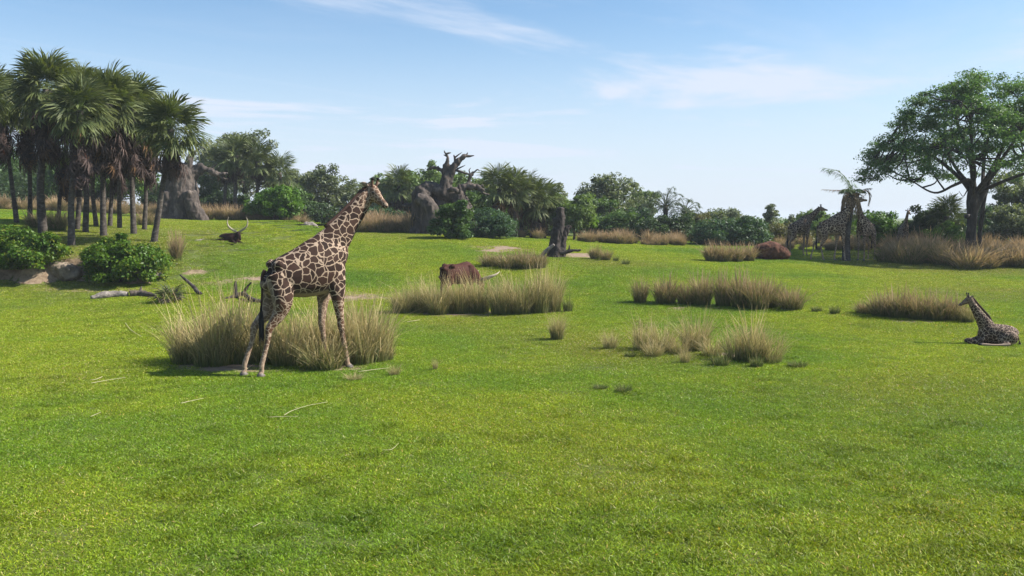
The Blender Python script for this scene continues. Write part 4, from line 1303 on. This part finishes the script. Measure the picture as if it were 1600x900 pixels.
def log_on_ground(name, label, pts, r, mat, seed, lift=None, extra=()):
    """pts are pixels of the photograph where the log touches the ground"""
    W = [ground_hit(*p) for p in pts]; k = W[0][1] / F
    b0 = W[0].copy(); lift = lift or [0] * len(pts)
    root = thing(name, label, 'log' if name == 'fallen_log' else 'branch', b0)
    Q_ = np.array([w - b0 + (0, 0, rr * k * .7 + l * k) for w, rr, l in zip(W, r, lift)])
    L = [loft(Q_, np.array(r) * k, seg=12, k=4)]
    for e in extra:
        i, dx, dz, dy, r0 = e; s = Q_[i]
        L.append(loft([s, s + np.array([dx * .5, dy * .5, dz * .6]), s + np.array([dx, dy, dz])], [r0, r0 * .8, r0 * .3], seg=8, k=4))
    me = blob(L, max(.02, min(r) * k * .45), 2); displace(me, r[0] * k * .35, 2.5, seed); me.materials.append(mat); link('log' if name == 'fallen_log' else 'limb', me, root)


log_on_ground('fallen_log', 'pale grey fallen log lying on the lawn below the left bank', [(142, 468), (160, 466), (180, 464), (200, 463)], [4, 6, 6, 4.5], m_log, 1)
log_on_ground('fallen_log', 'dark rotten log end right of the pale fallen log', [(203, 463), (218, 462), (232, 463), (244, 464)], [5, 5, 4.5, 3], m_bark, 2, None, [(1, .1, .3, 0, .06)])
log_on_ground('fallen_branch', 'dark straight branch leaning up left behind the near tussocks', [(315, 461), (308, 460), (302, 459), (282, 458)], [2.5, 3, 3, 1.5], m_bark_dark, 3, [0, 3, 10, 28])
log_on_ground('fallen_branch', 'dark gnarled branch with an upright stub left of the big giraffe', [(352, 468), (368, 467), (380, 467), (392, 472), (412, 474)], [2, 3.5, 3.5, 4, 2.5], m_bark_dark, 4, [0, 2, 6, 2, 0], [(1, .02, .62, 0, .09), (2, .35, .45, 0, .07)])
log_on_ground('fallen_branch', 'small grey driftwood twig on the slope left of the lying cow', [(304, 377), (312, 377), (322, 377)], [1.2, 1.3, .8], m_log, 5, [0, 1, 5])


def rock(name, label, cat, px, py, w, h, seed, mat, dep=.8, group=None, amp=.16):
    b0 = ground_hit(px, py); k = b0[1] / F; rng = np.random.default_rng(seed)
    root = thing(name, label, cat, b0, 0, group)
    W, H = w * k / 2, h * k
    L = [loft([(-W, 0, H * .1), (-W * .75, 0, H * .35), (-W * .2, 0, H * .48), (W * .3, 0, H * .45), (W * .8, 0, H * .28), (W, 0, H * .08)], np.array([.1, .6, .95, .9, .55, .1]) * W * dep, np.array([.12, .42, .52, .50, .32, .1]) * H, 16, 4, (0, 1, 0))]
    me = blob(L, max(W, H) * .05, 1); displace(me, amp * H, 1.6 / H, seed); displace(me, amp * .45 * H, 5 / H, seed + 3, True)
    me.materials.append(mat); link('stone' if cat == 'rock' else 'mound', me, root)
    return root


rock('termite_mound', 'rust red termite mound on the lawn left of the far giraffes', 'mound', 1205, 405, 54, 27, 1, m_mound, .7, None, .08)
rock('rock', 'largest pale boulder in the earth bank between the two bushes', 'rock', 100, 438, 46, 30, 2, m_rock, .6, 'rocks in the bank')
rock('rock', 'small tan stone at the right foot of the earth bank', 'rock', 226, 440, 22, 16, 3, m_rock, .8, 'rocks in the bank')
rock('rock', 'flat stone resting above the small tan stone at the bank end', 'rock', 240, 434, 26, 11, 4, m_rock, .8, 'rocks in the bank')
rock('rock', 'low pale topped rock at the edge of the trees behind the giraffe neck', 'rock', 484, 357, 26, 10, 5, m_log, .7)

# ------------------------------------------------------------------ shrubs and trees
SH = dict(trunk=False, cb=0.02, low=-1.0)
tree('shrub', 'glossy green bush on top of the earth bank at the left edge', 38, 38.35, 354, 132, 'shrub', 201, leaf=.15, K=70, n=190, crad=.09, cat='shrub', mat=m_leaf_glossy, **SH)
tree('shrub', 'wide glossy green bush on the bank below the palm trunks', 197, 38.3, 363, 148, 'shrub', 202, leaf=.15, K=80, n=200, crad=.085, cat='shrub', mat=m_leaf_glossy, **SH)
tree('shrub', 'dark leafy shrub standing in front of the central bare baobab', 706, 58, 309, 74, 'mid', 203, leaf=.2, K=60, n=150, crad=.12, cat='shrub', mat=m_leaf_glossy, **SH)
tree('shrub', 'blue green low shrub right of the dark leafy shrub', 768, 61, 324, 92, 'blue', 204, leaf=.17, K=55, n=170, crad=.12, cat='shrub', **SH)
tree('shrub', 'bright green rounded bush at the lawn edge below the tall grey tree', 430, 70, 288, 98, 'bright', 205, leaf=.24, K=80, n=150, crad=.1, cat='shrub', mat=m_leaf_glossy, **SH)
tree('shrub', 'dark bush filling the gap right of the bright green rounded bush', 500, 76, 312, 90, 'dark', 206, leaf=.24, K=50, n=150, crad=.13, cat='shrub', **SH)
tree('shrub', 'low green bush behind the dry grass left of the central baobab', 590, 74, 318, 90, 'blue', 207, leaf=.24, K=45, n=150, crad=.13, cat='shrub', **SH)
tree('shrub', 'dark shrub mass below the two date palms', 1038, 72, 330, 92, 'dark', 208, leaf=.22, K=60, n=160, crad=.12, cat='shrub', **SH)
tree('shrub', 'large grey green bush left of the red termite mound', 1140, 68, 333, 128, 'blue', 209, leaf=.2, K=90, n=170, crad=.09, cat='shrub', **SH)
tree('shrub', 'olive tinted bush between the date palms and the large grey green bush', 1085, 74, 328, 70, 'olive', 210, leaf=.2, K=45, n=150, crad=.12, cat='shrub', **SH)
tree('shrub', 'green bush with yellow tips right of the ragged palm', 1372, 66, 330, 80, 'bright', 211, leaf=.22, K=50, n=140, crad=.12, cat='shrub', **SH)
tree('shrub', 'dark rounded bush between the ragged palm and the big tree trunk', 1448, 65, 311, 104, 'dark', 212, leaf=.2, K=80, n=170, crad=.1, cat='shrub', **SH)
tree('shrub', 'yellow green low bush just left of the big tree trunk', 1475, 61, 346, 64, 'bright', 213, leaf=.18, K=40, n=130, crad=.12, cat='shrub', **SH)
tree('shrub', 'pale olive thicket behind the leftmost far giraffe', 1225, 72, 350, 90, 'olive', 214, leaf=.2, K=45, n=130, crad=.12, cat='shrub', **SH)
tree('shrub', 'dense dark undergrowth behind the palms below the central trees', 830, 74, 340, 120, 'dark', 215, leaf=.22, K=60, n=150, crad=.1, cat='shrub', **SH)
tree('shrub', 'dark undergrowth behind the left grove of palms', 80, 84, 270, 260, 'dark', 216, leaf=.28, K=90, n=150, crad=.08, cat='shrub', **SH)
tree('shrub', 'shaded undergrowth right of the broad pale baobab', 350, 78, 300, 90, 'dark', 217, leaf=.26, K=60, n=150, crad=.12, cat='shrub', **SH)
tree('shrub', 'dark green thicket below the lacy grey tree', 965, 76, 330, 90, 'mid', 218, leaf=.24, K=60, n=150, crad=.11, cat='shrub', **SH)
tree('shrub', 'dull green thicket under the right part of the big tree crown', 1580, 66, 318, 120, 'grey', 219, leaf=.2, K=80, n=150, crad=.1, cat='shrub', **SH)
tree('shrub', 'light green thicket behind the far giraffes and the ragged palm', 1300, 74, 338, 100, 'airy', 220, leaf=.2, K=50, n=140, crad=.12, cat='shrub', **SH)

for px, d, tp, w, st, sd2, lab in [(462, 80, 285, 80, 'mid', 231, 'green thicket between the bright bush and the open grey tree'), (566, 80, 288, 80, 'grey', 232, 'grey thicket directly behind the giraffe head'),
        (622, 82, 282, 80, 'blue', 233, 'dark thicket left of the central baobab below the airy tree'), (700, 74, 282, 90, 'mid', 234, 'green thicket directly behind the central baobab trunk'),
        (772, 76, 292, 90, 'mid', 235, 'thicket behind the left fan palms of the central row'), (852, 78, 300, 90, 'blue', 236, 'thicket between the central palm row and the stump'),
        (930, 80, 300, 90, 'mid', 237, 'thicket behind the lime sapling and drooping tree'), (1004, 80, 322, 70, 'blue', 238, 'thicket left of the taller date palm'),
        (1330, 78, 336, 90, 'mid', 239, 'green thicket behind the ragged palm trunk'), (1525, 74, 318, 90, 'blue', 240, 'dark thicket right behind the big tree trunk'),
        (255, 80, 285, 90, 'dark', 241, 'dark thicket left of the broad pale baobab'), (330, 84, 270, 80, 'mid', 242, 'green thicket right of the broad pale baobab')]:
    tree('shrub', lab, px, d, tp, w, st, sd2, leaf=.24, K=60, n=150, crad=.11, cat='thicket', group='thickets along the wood edge', **SH)
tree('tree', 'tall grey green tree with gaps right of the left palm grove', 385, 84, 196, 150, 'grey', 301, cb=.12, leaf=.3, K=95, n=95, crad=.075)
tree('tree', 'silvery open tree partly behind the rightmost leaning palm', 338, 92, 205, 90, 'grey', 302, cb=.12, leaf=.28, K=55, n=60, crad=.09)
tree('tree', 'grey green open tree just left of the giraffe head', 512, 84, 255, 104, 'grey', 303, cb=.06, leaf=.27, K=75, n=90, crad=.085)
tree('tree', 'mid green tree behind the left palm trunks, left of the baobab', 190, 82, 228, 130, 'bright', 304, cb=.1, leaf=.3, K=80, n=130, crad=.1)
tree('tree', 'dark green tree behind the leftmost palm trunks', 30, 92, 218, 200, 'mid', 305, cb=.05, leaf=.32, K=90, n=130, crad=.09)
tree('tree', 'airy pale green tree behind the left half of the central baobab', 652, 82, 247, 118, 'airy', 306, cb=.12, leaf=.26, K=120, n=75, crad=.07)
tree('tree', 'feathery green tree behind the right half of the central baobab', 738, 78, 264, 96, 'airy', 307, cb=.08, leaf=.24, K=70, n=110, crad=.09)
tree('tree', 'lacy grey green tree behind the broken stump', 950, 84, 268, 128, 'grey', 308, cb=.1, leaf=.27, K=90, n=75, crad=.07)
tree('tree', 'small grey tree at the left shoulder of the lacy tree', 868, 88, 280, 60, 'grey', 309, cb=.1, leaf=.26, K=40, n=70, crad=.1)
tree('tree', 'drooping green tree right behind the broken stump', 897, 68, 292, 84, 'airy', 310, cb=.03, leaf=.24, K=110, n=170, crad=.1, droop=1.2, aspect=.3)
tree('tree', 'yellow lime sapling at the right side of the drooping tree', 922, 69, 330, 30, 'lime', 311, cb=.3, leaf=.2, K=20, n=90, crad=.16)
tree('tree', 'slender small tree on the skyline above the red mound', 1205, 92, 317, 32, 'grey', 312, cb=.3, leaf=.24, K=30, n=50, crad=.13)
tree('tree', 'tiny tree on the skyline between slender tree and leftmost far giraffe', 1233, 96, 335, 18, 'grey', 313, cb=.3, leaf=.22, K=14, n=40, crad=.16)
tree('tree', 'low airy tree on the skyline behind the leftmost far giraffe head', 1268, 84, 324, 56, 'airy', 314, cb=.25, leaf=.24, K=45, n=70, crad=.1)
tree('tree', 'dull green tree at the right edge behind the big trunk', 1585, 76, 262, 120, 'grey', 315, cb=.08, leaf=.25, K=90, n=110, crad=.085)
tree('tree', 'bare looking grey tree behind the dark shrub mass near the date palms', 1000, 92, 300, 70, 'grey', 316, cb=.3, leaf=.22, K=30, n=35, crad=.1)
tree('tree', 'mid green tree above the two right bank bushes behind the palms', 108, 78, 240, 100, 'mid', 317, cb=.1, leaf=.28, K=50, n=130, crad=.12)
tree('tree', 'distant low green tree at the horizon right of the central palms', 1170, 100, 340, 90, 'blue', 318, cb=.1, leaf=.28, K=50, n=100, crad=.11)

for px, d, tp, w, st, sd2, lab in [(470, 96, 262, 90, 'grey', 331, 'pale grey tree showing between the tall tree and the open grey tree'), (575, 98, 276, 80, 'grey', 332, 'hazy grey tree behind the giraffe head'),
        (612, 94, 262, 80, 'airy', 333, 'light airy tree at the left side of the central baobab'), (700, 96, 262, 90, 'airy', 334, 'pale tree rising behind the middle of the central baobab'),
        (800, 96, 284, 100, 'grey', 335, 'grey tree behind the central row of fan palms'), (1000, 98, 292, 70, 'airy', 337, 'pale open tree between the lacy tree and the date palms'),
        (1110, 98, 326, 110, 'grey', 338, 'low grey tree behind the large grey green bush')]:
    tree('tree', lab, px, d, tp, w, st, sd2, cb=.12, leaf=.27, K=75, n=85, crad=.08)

# distant wood closing the horizon
rng = np.random.default_rng(404)
cen, rad = [], []
for i in range(420):
    px = rng.uniform(-250, 1850); dd = rng.uniform(100, 128); p = P(px, dd)
    hh = max(.8, hgt(px, 352 + 10 * math.sin(px * .013) + 8 * math.sin(px * .041), dd, p)) * rng.uniform(.5, 1.1)
    for k in range(3):
        cen.append(p + np.array([rng.normal() * .6, rng.normal() * .6, hh * (k + .6) / 3])); s_ = rng.uniform(.8, 1.5); rad.append((s_, s_, s_ * .7))
V, Q, C = leaf_cloud(rng, np.array(cen), np.array(rad), 70, .42, GRN['mid'], .5, .6)
o = Geo().add(V, Q, None, C).build('distant_wood', m_leaf, None)
tag(o, 'low green wood along the horizon behind everything', 'wood', None, 'stuff')

# far fan palms in the middle distance
FP = [(352, 76, 352, 250, 'shaded fan palm in front of the silvery open tree'), (368, 75, 368, 243, 'fan palm in front of the tall grey green tree, left one'),
      (402, 75, 402, 252, 'fan palm in front of the tall grey green tree, middle one'), (438, 76, 438, 270, 'fan palm in front of the tall grey green tree, right one'),
      (781, 66, 779, 293, 'short fan palm at the left end of the central palm row'), (806, 66, 803, 296, 'fan palm with yellowing leaves in the central palm row, pale trunk foot'),
      (813, 68, 822, 305, 'fan palm leaning right in the central palm row'), (831, 67, 834, 312, 'thin pale trunked fan palm in the central palm row'),
      (850, 68, 850, 318, 'rightmost fan palm of the central row with orange dead leaves'), (625, 80, 623, 290, 'slender fan palm just right of the giraffe head')]
for i, (px, d, tx, ty, lab) in enumerate(FP):
    fan_palm(lab, px, d, tx, ty, 50 + i, .15, 26, 16 if i > 3 else 10, 1.4, 1.05, False, 'far fan palms', old=.35 if 3 < i < 9 else .05)
fan_palm('stubby fan palm beside the dark rounded bush near the big tree', 1478, 63, 1478, 338, 70, .15, 24, 4, .5, .9, False, 'far fan palms')


def date_palm(label, px, d, tx, ty, seed, n=26, L=2.1, c=(0.06, 0.085, 0.04)):
    rng = np.random.default_rng(seed)
    b0 = P(px, d); top = ray(tx, ty, d) - b0
    root = thing('date_palm_tree', label, 'palm tree', b0, 0, 'date palms')
    Geo().add(*loft([(0, 0, -.2), (0, 0, .5), top * (.5, 1, .5), top], [.28, .2, .18, .2], seg=10, k=5)).build('trunk', m_palmtrunk, root, True)
    for i in range(n):
        el = R(80) - R(105) * (i / n); az = i * 2.4 + rng.normal() * .2
        dv = dirv(az, el); l = L * rng.uniform(.85, 1.1)
        hz = np.array([math.cos(az), math.sin(az), 0])
        pts = [top, top + dv * l * .4, top + dv * l * .75 + hz * l * .1 - (0, 0, l * .07), top + dv * l + hz * l * .15 - (0, 0, l * .35)]
        pinnate(pts, .42, 20, rng, c, .05, .4).build('frond', m_frond, root)


date_palm('taller of the two date palms above the dark shrub mass', 1040, 74, 1040, 322, 1)
date_palm('smaller date palm right of the taller date palm', 1071, 75, 1071, 332, 2, 20, 1.7)


def ragged_palm():
    d = 55.0; b0 = P(1322, d); rng = np.random.default_rng(9)
    root = thing('date_palm_tree', 'ragged palm with broken fronds standing among the far giraffes', 'palm tree', b0, 0, 'date palms')
    q = lambda px, py, dy=0.: ray(px, py, d) - b0 + np.array([0, dy, 0])
    top = q(1330, 305)
    Geo().add(*loft([(0, 0, -.3), (0, 0, .2), q(1323, 370), q(1327, 335), q(1329, 305)], [.32, .26, .21, .21, .26], seg=12, k=6)).build('trunk', m_palmtrunk, root, True)
    gc, br = (.095, .14, .05), (.27, .20, .14)
    for pts, ll, n, c, dk, w in [([(1330, 303), (1326, 285), (1310, 268), (1285, 262)], .62, 34, gc, .55, .05), ([(1331, 303, .4), (1331, 288, .6), (1322, 272, 1), (1305, 264, 1.4)], .5, 26, gc, .5, .05),
                                 ([(1330, 305), (1315, 298), (1300, 297), (1284, 296)], .28, 24, br, .3, .04), ([(1331, 304), (1345, 298), (1353, 295), (1362, 294)], .3, 22, br, .4, .04),
                                 ([(1334, 305, -.4), (1346, 298, -.5), (1354, 303, -.5), (1352, 322, -.5)], .22, 20, br, .5, .04), ([(1333, 304), (1340, 302), (1350, 306), (1358, 296)], .2, 14, br, .5, .04),
                                 ([(1330, 303, .3), (1340, 292, 1), (1350, 288, 1.6)], .35, 18, gc, .4, .05), ([(1329, 304, -.2), (1324, 292, -.8), (1316, 286, -1.5)], .4, 20, gc, .4, .05)]:
        pinnate([q(*p) for p in pts], ll, n, rng, c, w, dk).build('frond', m_frond if c is gc else m_dead, root)
    g = Geo()
    for i in range(34):
        a = i * 2.4; l = rng.uniform(.7, 1.6)
        hz = np.array([math.cos(a), math.sin(a), 0]); z0 = -rng.random() * .5
        pts = [top + (0, 0, z0), top + hz * .4 + (0, 0, z0 + .12), top + hz * .55 + (0, 0, z0 - l * .5), top + hz * .5 + (0, 0, z0 - l)]
        join_geo(g, pinnate(pts, .22, 9, rng, np.array(br) * rng.uniform(.6, 1.5), .05, .9), Matrix())
    o = g.build('dead_frond_skirt', m_dead, root); o['kind'] = 'stuff'
    g = Geo()
    for i in range(14):
        a = i * 2.4; hz = np.array([math.cos(a), math.sin(a), 0]); l = rng.uniform(.6, 1.0)
        join_geo(g, pinnate([top, top + hz * l * .5 + (0, 0, .35), top + hz * l + (0, 0, .2)], .3, 12, rng, gc, .05, .5), Matrix())
    o = g.build('frond_stubs', m_frond, root); o['kind'] = 'stuff'


ragged_palm()


def spiky(label, px, py, w, h, seed):
    rng = np.random.default_rng(seed); b0 = ground_hit(px, py); k = b0[1] / F
    root = thing('palmetto', label, 'shrub', b0); g = Geo()
    for i in range(16):
        M = Matrix.Translation((rng.normal() * w * k * .12, rng.normal() * .1, .02)) @ rot_frond(i * 2.4, R(75) - R(62) * i / 16, rng.normal() * .4, w * k * .30)
        join_geo(g, FANS[i % 5] if rng.random() < .7 else DEADFANS[i % 4], M, rng.uniform(.8, 1.5))
    g.build('fronds', m_frond, root)
    Geo().add(*loft([(0, 0, -.1), (0, 0, .12)], [.08, .05], seg=8)).build('stem', m_bark, root, True)


spiky('low spiky palmetto right of the dark rotten log', 264, 472, 62, 40, 1)

# ------------------------------------------------------------------ tussocks
NEAR, DEN, SPA, GRE, DRY, DRK = T_NEAR, T_DENSE, T_SPARSE, T_GREEN, T_DRY, T_DARK
put_tussocks([(295, 566, 92, 80, NEAR), (332, 570, 115, 85, NEAR), (372, 566, 128, 80, NEAR), (412, 566, 95, 80, DEN), (450, 570, 95, 75, NEAR), (492, 564, 96, 80, NEAR), (528, 561, 100, 85, NEAR), (562, 567, 112, 85, NEAR), (588, 563, 104, 70, NEAR), (506, 576, 62, 90, DEN), (606, 562, 28, 26, DEN)],
             'around the big giraffe', 'straw tussock in the clump', 'tussocks around the big giraffe', 1)
put_tussocks([(553, 594, 14, 34, SPA), (616, 586, 20, 26, SPA), (680, 578, 22, 12, SPA)], 'of three before the straw clump', 'small withered brown grass tuft', 'withered tufts near the big giraffe', 2)
put_tussocks([(628, 489, 44, 44, DEN), (655, 488, 52, 46, DEN), (684, 491, 60, 50, DEN), (716, 489, 56, 50, DEN), (748, 488, 62, 52, DEN), (783, 491, 66, 50, DEN), (812, 490, 66, 52, NEAR), (842, 489, 72, 50, DEN), (862, 487, 78, 40, NEAR), (887, 487, 30, 26, GRE)],
             'in the row before the grazing cow', ('dense green and straw grass tussock', 'low green grass tuft'), 'tussocks before the grazing cow', 3)
put_tussocks([(870, 531, 44, 32, DEN)], '', 'lone short grass tussock on open lawn right of the cow row', 'lone tussocks', 4)
put_tussocks([(1000, 473, 40, 26, DRK), (1040, 474, 46, 42, DRK), (1072, 475, 32, 34, DRK), (1096, 476, 52, 38, DRK), (1130, 478, 54, 32, DRK), (1160, 480, 56, 46, DRK), (1184, 483, 54, 44, DRK), (1206, 480, 46, 34, DRK), (1236, 484, 38, 44, DRK), (1276, 487, 12, 26, GRE), (1304, 490, 16, 28, GRE)],
             'in the middle right back row', ('brown tipped grass tussock', 'low dark green grass tuft'), 'tussocks in the middle right back row', 5)
put_tussocks([(953, 545, 36, 34, SPA), (1004, 546, 62, 52, SPA), (1036, 550, 58, 56, SPA), (1086, 548, 66, 54, NEAR), (1070, 567, 30, 24, SPA), (1148, 562, 62, 52, SPA), (1176, 564, 78, 64, NEAR), (1204, 566, 56, 56, SPA), (1126, 571, 24, 46, GRE), (1182, 573, 20, 36, GRE), (1246, 573, 12, 50, GRE), (985, 558, 12, 30, GRE), (1022, 557, 34, 44, SPA), (1060, 553, 38, 44, SPA), (1112, 556, 36, 50, SPA)],
             'in the loose middle right front clump', ('thin straw grass tussock', 'spreading green grass tuft'), 'tussocks in the middle right front clump', 6)
put_tussocks([(1352, 490, 20, 34, DRK), (1378, 494, 38, 40, DRK), (1404, 496, 48, 46, DRK), (1434, 498, 44, 50, DRK), (1462, 500, 44, 46, DRK), (1488, 501, 42, 40, DRK), (1512, 504, 30, 28, DEN)],
             'of the clump left of the lying calf', 'dark based grass tussock', 'tussocks left of the lying calf', 7)
put_tussocks([(766, 416, 22, 34, DRK), (795, 419, 26, 40, DRK), (822, 420, 30, 36, DRK), (843, 419, 26, 26, DRK)], 'of the clump left of the broken stump', 'brownish grass tussock', 'tussocks left of the stump', 8)
put_tussocks([(930, 405, 22, 20, DRK), (946, 407, 18, 20, DRK), (962, 408, 10, 16, GRE), (978, 413, 10, 22, GRE)], 'of the tufts right of the broken stump', ('short brown grass tussock', 'tiny green tuft'), 'tufts right of the stump', 9)
put_tussocks([(1112, 408, 30, 28, DRY), (1132, 409, 28, 30, DRY), (1150, 409, 28, 30, DRY), (1170, 408, 26, 26, DRY)], 'of the pale clump beside the red termite mound', 'pale yellowish grass tussock', 'tussocks beside the termite mound', 10)
put_tussocks([(1388, 410, 30, 44, DRK), (1418, 412, 38, 60, DRK), (1452, 411, 48, 50, DRK), (1480, 414, 36, 62, DRK), (1512, 420, 38, 64, DRY), (1540, 419, 26, 46, DRY), (1568, 416, 36, 60, DRY), (1596, 418, 34, 46, DRY)],  # left ones take the darker set, imitating the big tree's shadow
             'of the tall brown grass under the big tree', 'bushy brown grass tussock', 'tall grass under the big tree', 11)
put_tussocks([(276, 408, 46, 22, DRY), (228, 352, 22, 30, DRK), (60, 356, 26, 40, DRK), (90, 360, 34, 34, DRK)], 'of the dry tussocks among the left palms', 'dry brown grass tussock', 'dry tussocks among the left palms', 12)

# dense fringe of dry grass along the wood edge
rng = np.random.default_rng(21)
fr, fs = [], []
for x0, x1, d0, d1, s0, s1, n in [(-20, 250, 72, 76, .3, 1.0, 62), (245, 475, 69, 73, .25, .95, 55), (548, 690, 64, 69, .35, 1.2, 58), (690, 860, 66, 70, .4, .7, 30), (905, 1072, 64.5, 69, .2, .8, 70), (1205, 1400, 63, 68, .2, .75, 50), (1385, 1640, 57, 63, .35, .95, 80)]:
    for i in range(n):
        p = P(rng.uniform(x0, x1), rng.uniform(d0, d1)); fr.append(p); fs.append(rng.uniform(s0, s1))
scatter('dry_grass_fringe', 'dry pinkish brown grass growing along the edge of the trees', np.array(fr), fs, unlinked('dry_grass', T_DRY + T_DARK[:1]))

# coarse tufts scattered through the turf
rng = np.random.default_rng(31)
wp, ws = [], []
for i in range(130):
    c = ground_hit(rng.uniform(-60, 1660), 430 + 470 * rng.random())
    for k in range(rng.integers(1, 9)):
        x, y = c[0] + rng.normal() * .6, c[1] + rng.normal() * .5
        wp.append((x, y, gz(x, y))); ws.append(rng.uniform(.5, 1.3))
scatter('turf_tufts', 'slightly longer and darker tufts scattered through the lawn', np.array(wp), ws,
        unlinked('turf_tuft', [lawn_patch(50 + i, 260, 0.2, 0.022, 0.06, 0.009, 0.72) for i in range(4)]))
put_tussocks([(938, 607, 8, 40, T_GREEN), (975, 612, 14, 44, T_GREEN)], 'of the tuft pair on the open front lawn', 'flat dark green tuft', 'low tuft pair', 13)

# ------------------------------------------------------------------ straws fallen on the lawn
STR = [([(143, 602), (165, 598), (196, 593)], 'longest pale straw lying on the lawn at the left'), ([(420, 656), (446, 655), (466, 655)], 'thin straw lying left of the bent straw below the giraffe'),
       ([(444, 653), (456, 646), (480, 638), (512, 632)], 'bent pale straw on the lawn below the big giraffe'), ([(598, 708), (612, 707), (623, 697)], 'hooked white straw on the lawn right below the giraffe'),
       ([(283, 634), (300, 630), (318, 626)], 'short straw on the lawn between the left straws'), ([(196, 507), (206, 519), (221, 528)], 'curved straw on the lawn below the fallen log'),
       ([(142, 655), (158, 648)], 'tiny straw below the longest pale straw'), ([(395, 830), (410, 822)], 'tiny straw in the near foreground grass'), ([(636, 505), (656, 502)], 'pale straw right of the near tussocks'),
       ([(395, 573), (380, 582), (362, 580)], 'straw at the rear hooves of the big giraffe'), ([(560, 584), (590, 580), (608, 578)], 'straw lying at the right foot of the straw clump'), ([(160, 592), (150, 596), (141, 597)], 'faint straw above the longest pale straw')]
g0 = []
for pts, lab in STR:
    W = np.array([ground_hit(*p) for p in pts]); W[:, 2] += .05; b0 = W[0].copy(); k = b0[1] / F
    o = Geo().add(*loft(W - b0, np.linspace(1.0, .5, len(W)) * k * .45, seg=6, k=4), C=(0.62, 0.55, 0.36)).build('dry_straw', m_straw, None, True, b0)
    tag(o, lab, 'straw', 'straws on the lawn')

# ------------------------------------------------------------------ thin haze over the whole place
m_haze = bpy.data.materials.new('haze'); m_haze.use_nodes = True
hn = m_haze.node_tree; hn.nodes.clear()
ho = hn.nodes.new('ShaderNodeOutputMaterial'); hv = hn.nodes.new('ShaderNodeVolumePrincipled')
hv.inputs['Color'].default_value = (0.86, 0.93, 1.0, 1); hv.inputs['Density'].default_value = 0.0004
hn.links.new(hv.outputs[0], ho.inputs['Volume'])
hz0, hz1 = float(Z.min()) - 1.0, 17.5
hb = Geo().add(np.array([[x, y, z] for z in (hz0, hz1) for y in (-420, 4020) for x in (-2520, 2520)]),
               [[0, 2, 3, 1], [4, 5, 7, 6], [0, 1, 5, 4], [2, 6, 7, 3], [0, 4, 6, 2], [1, 3, 7, 5]]).build('haze', m_haze)
tag(hb, 'thin pale haze over the whole place', 'haze', None, 'stuff')
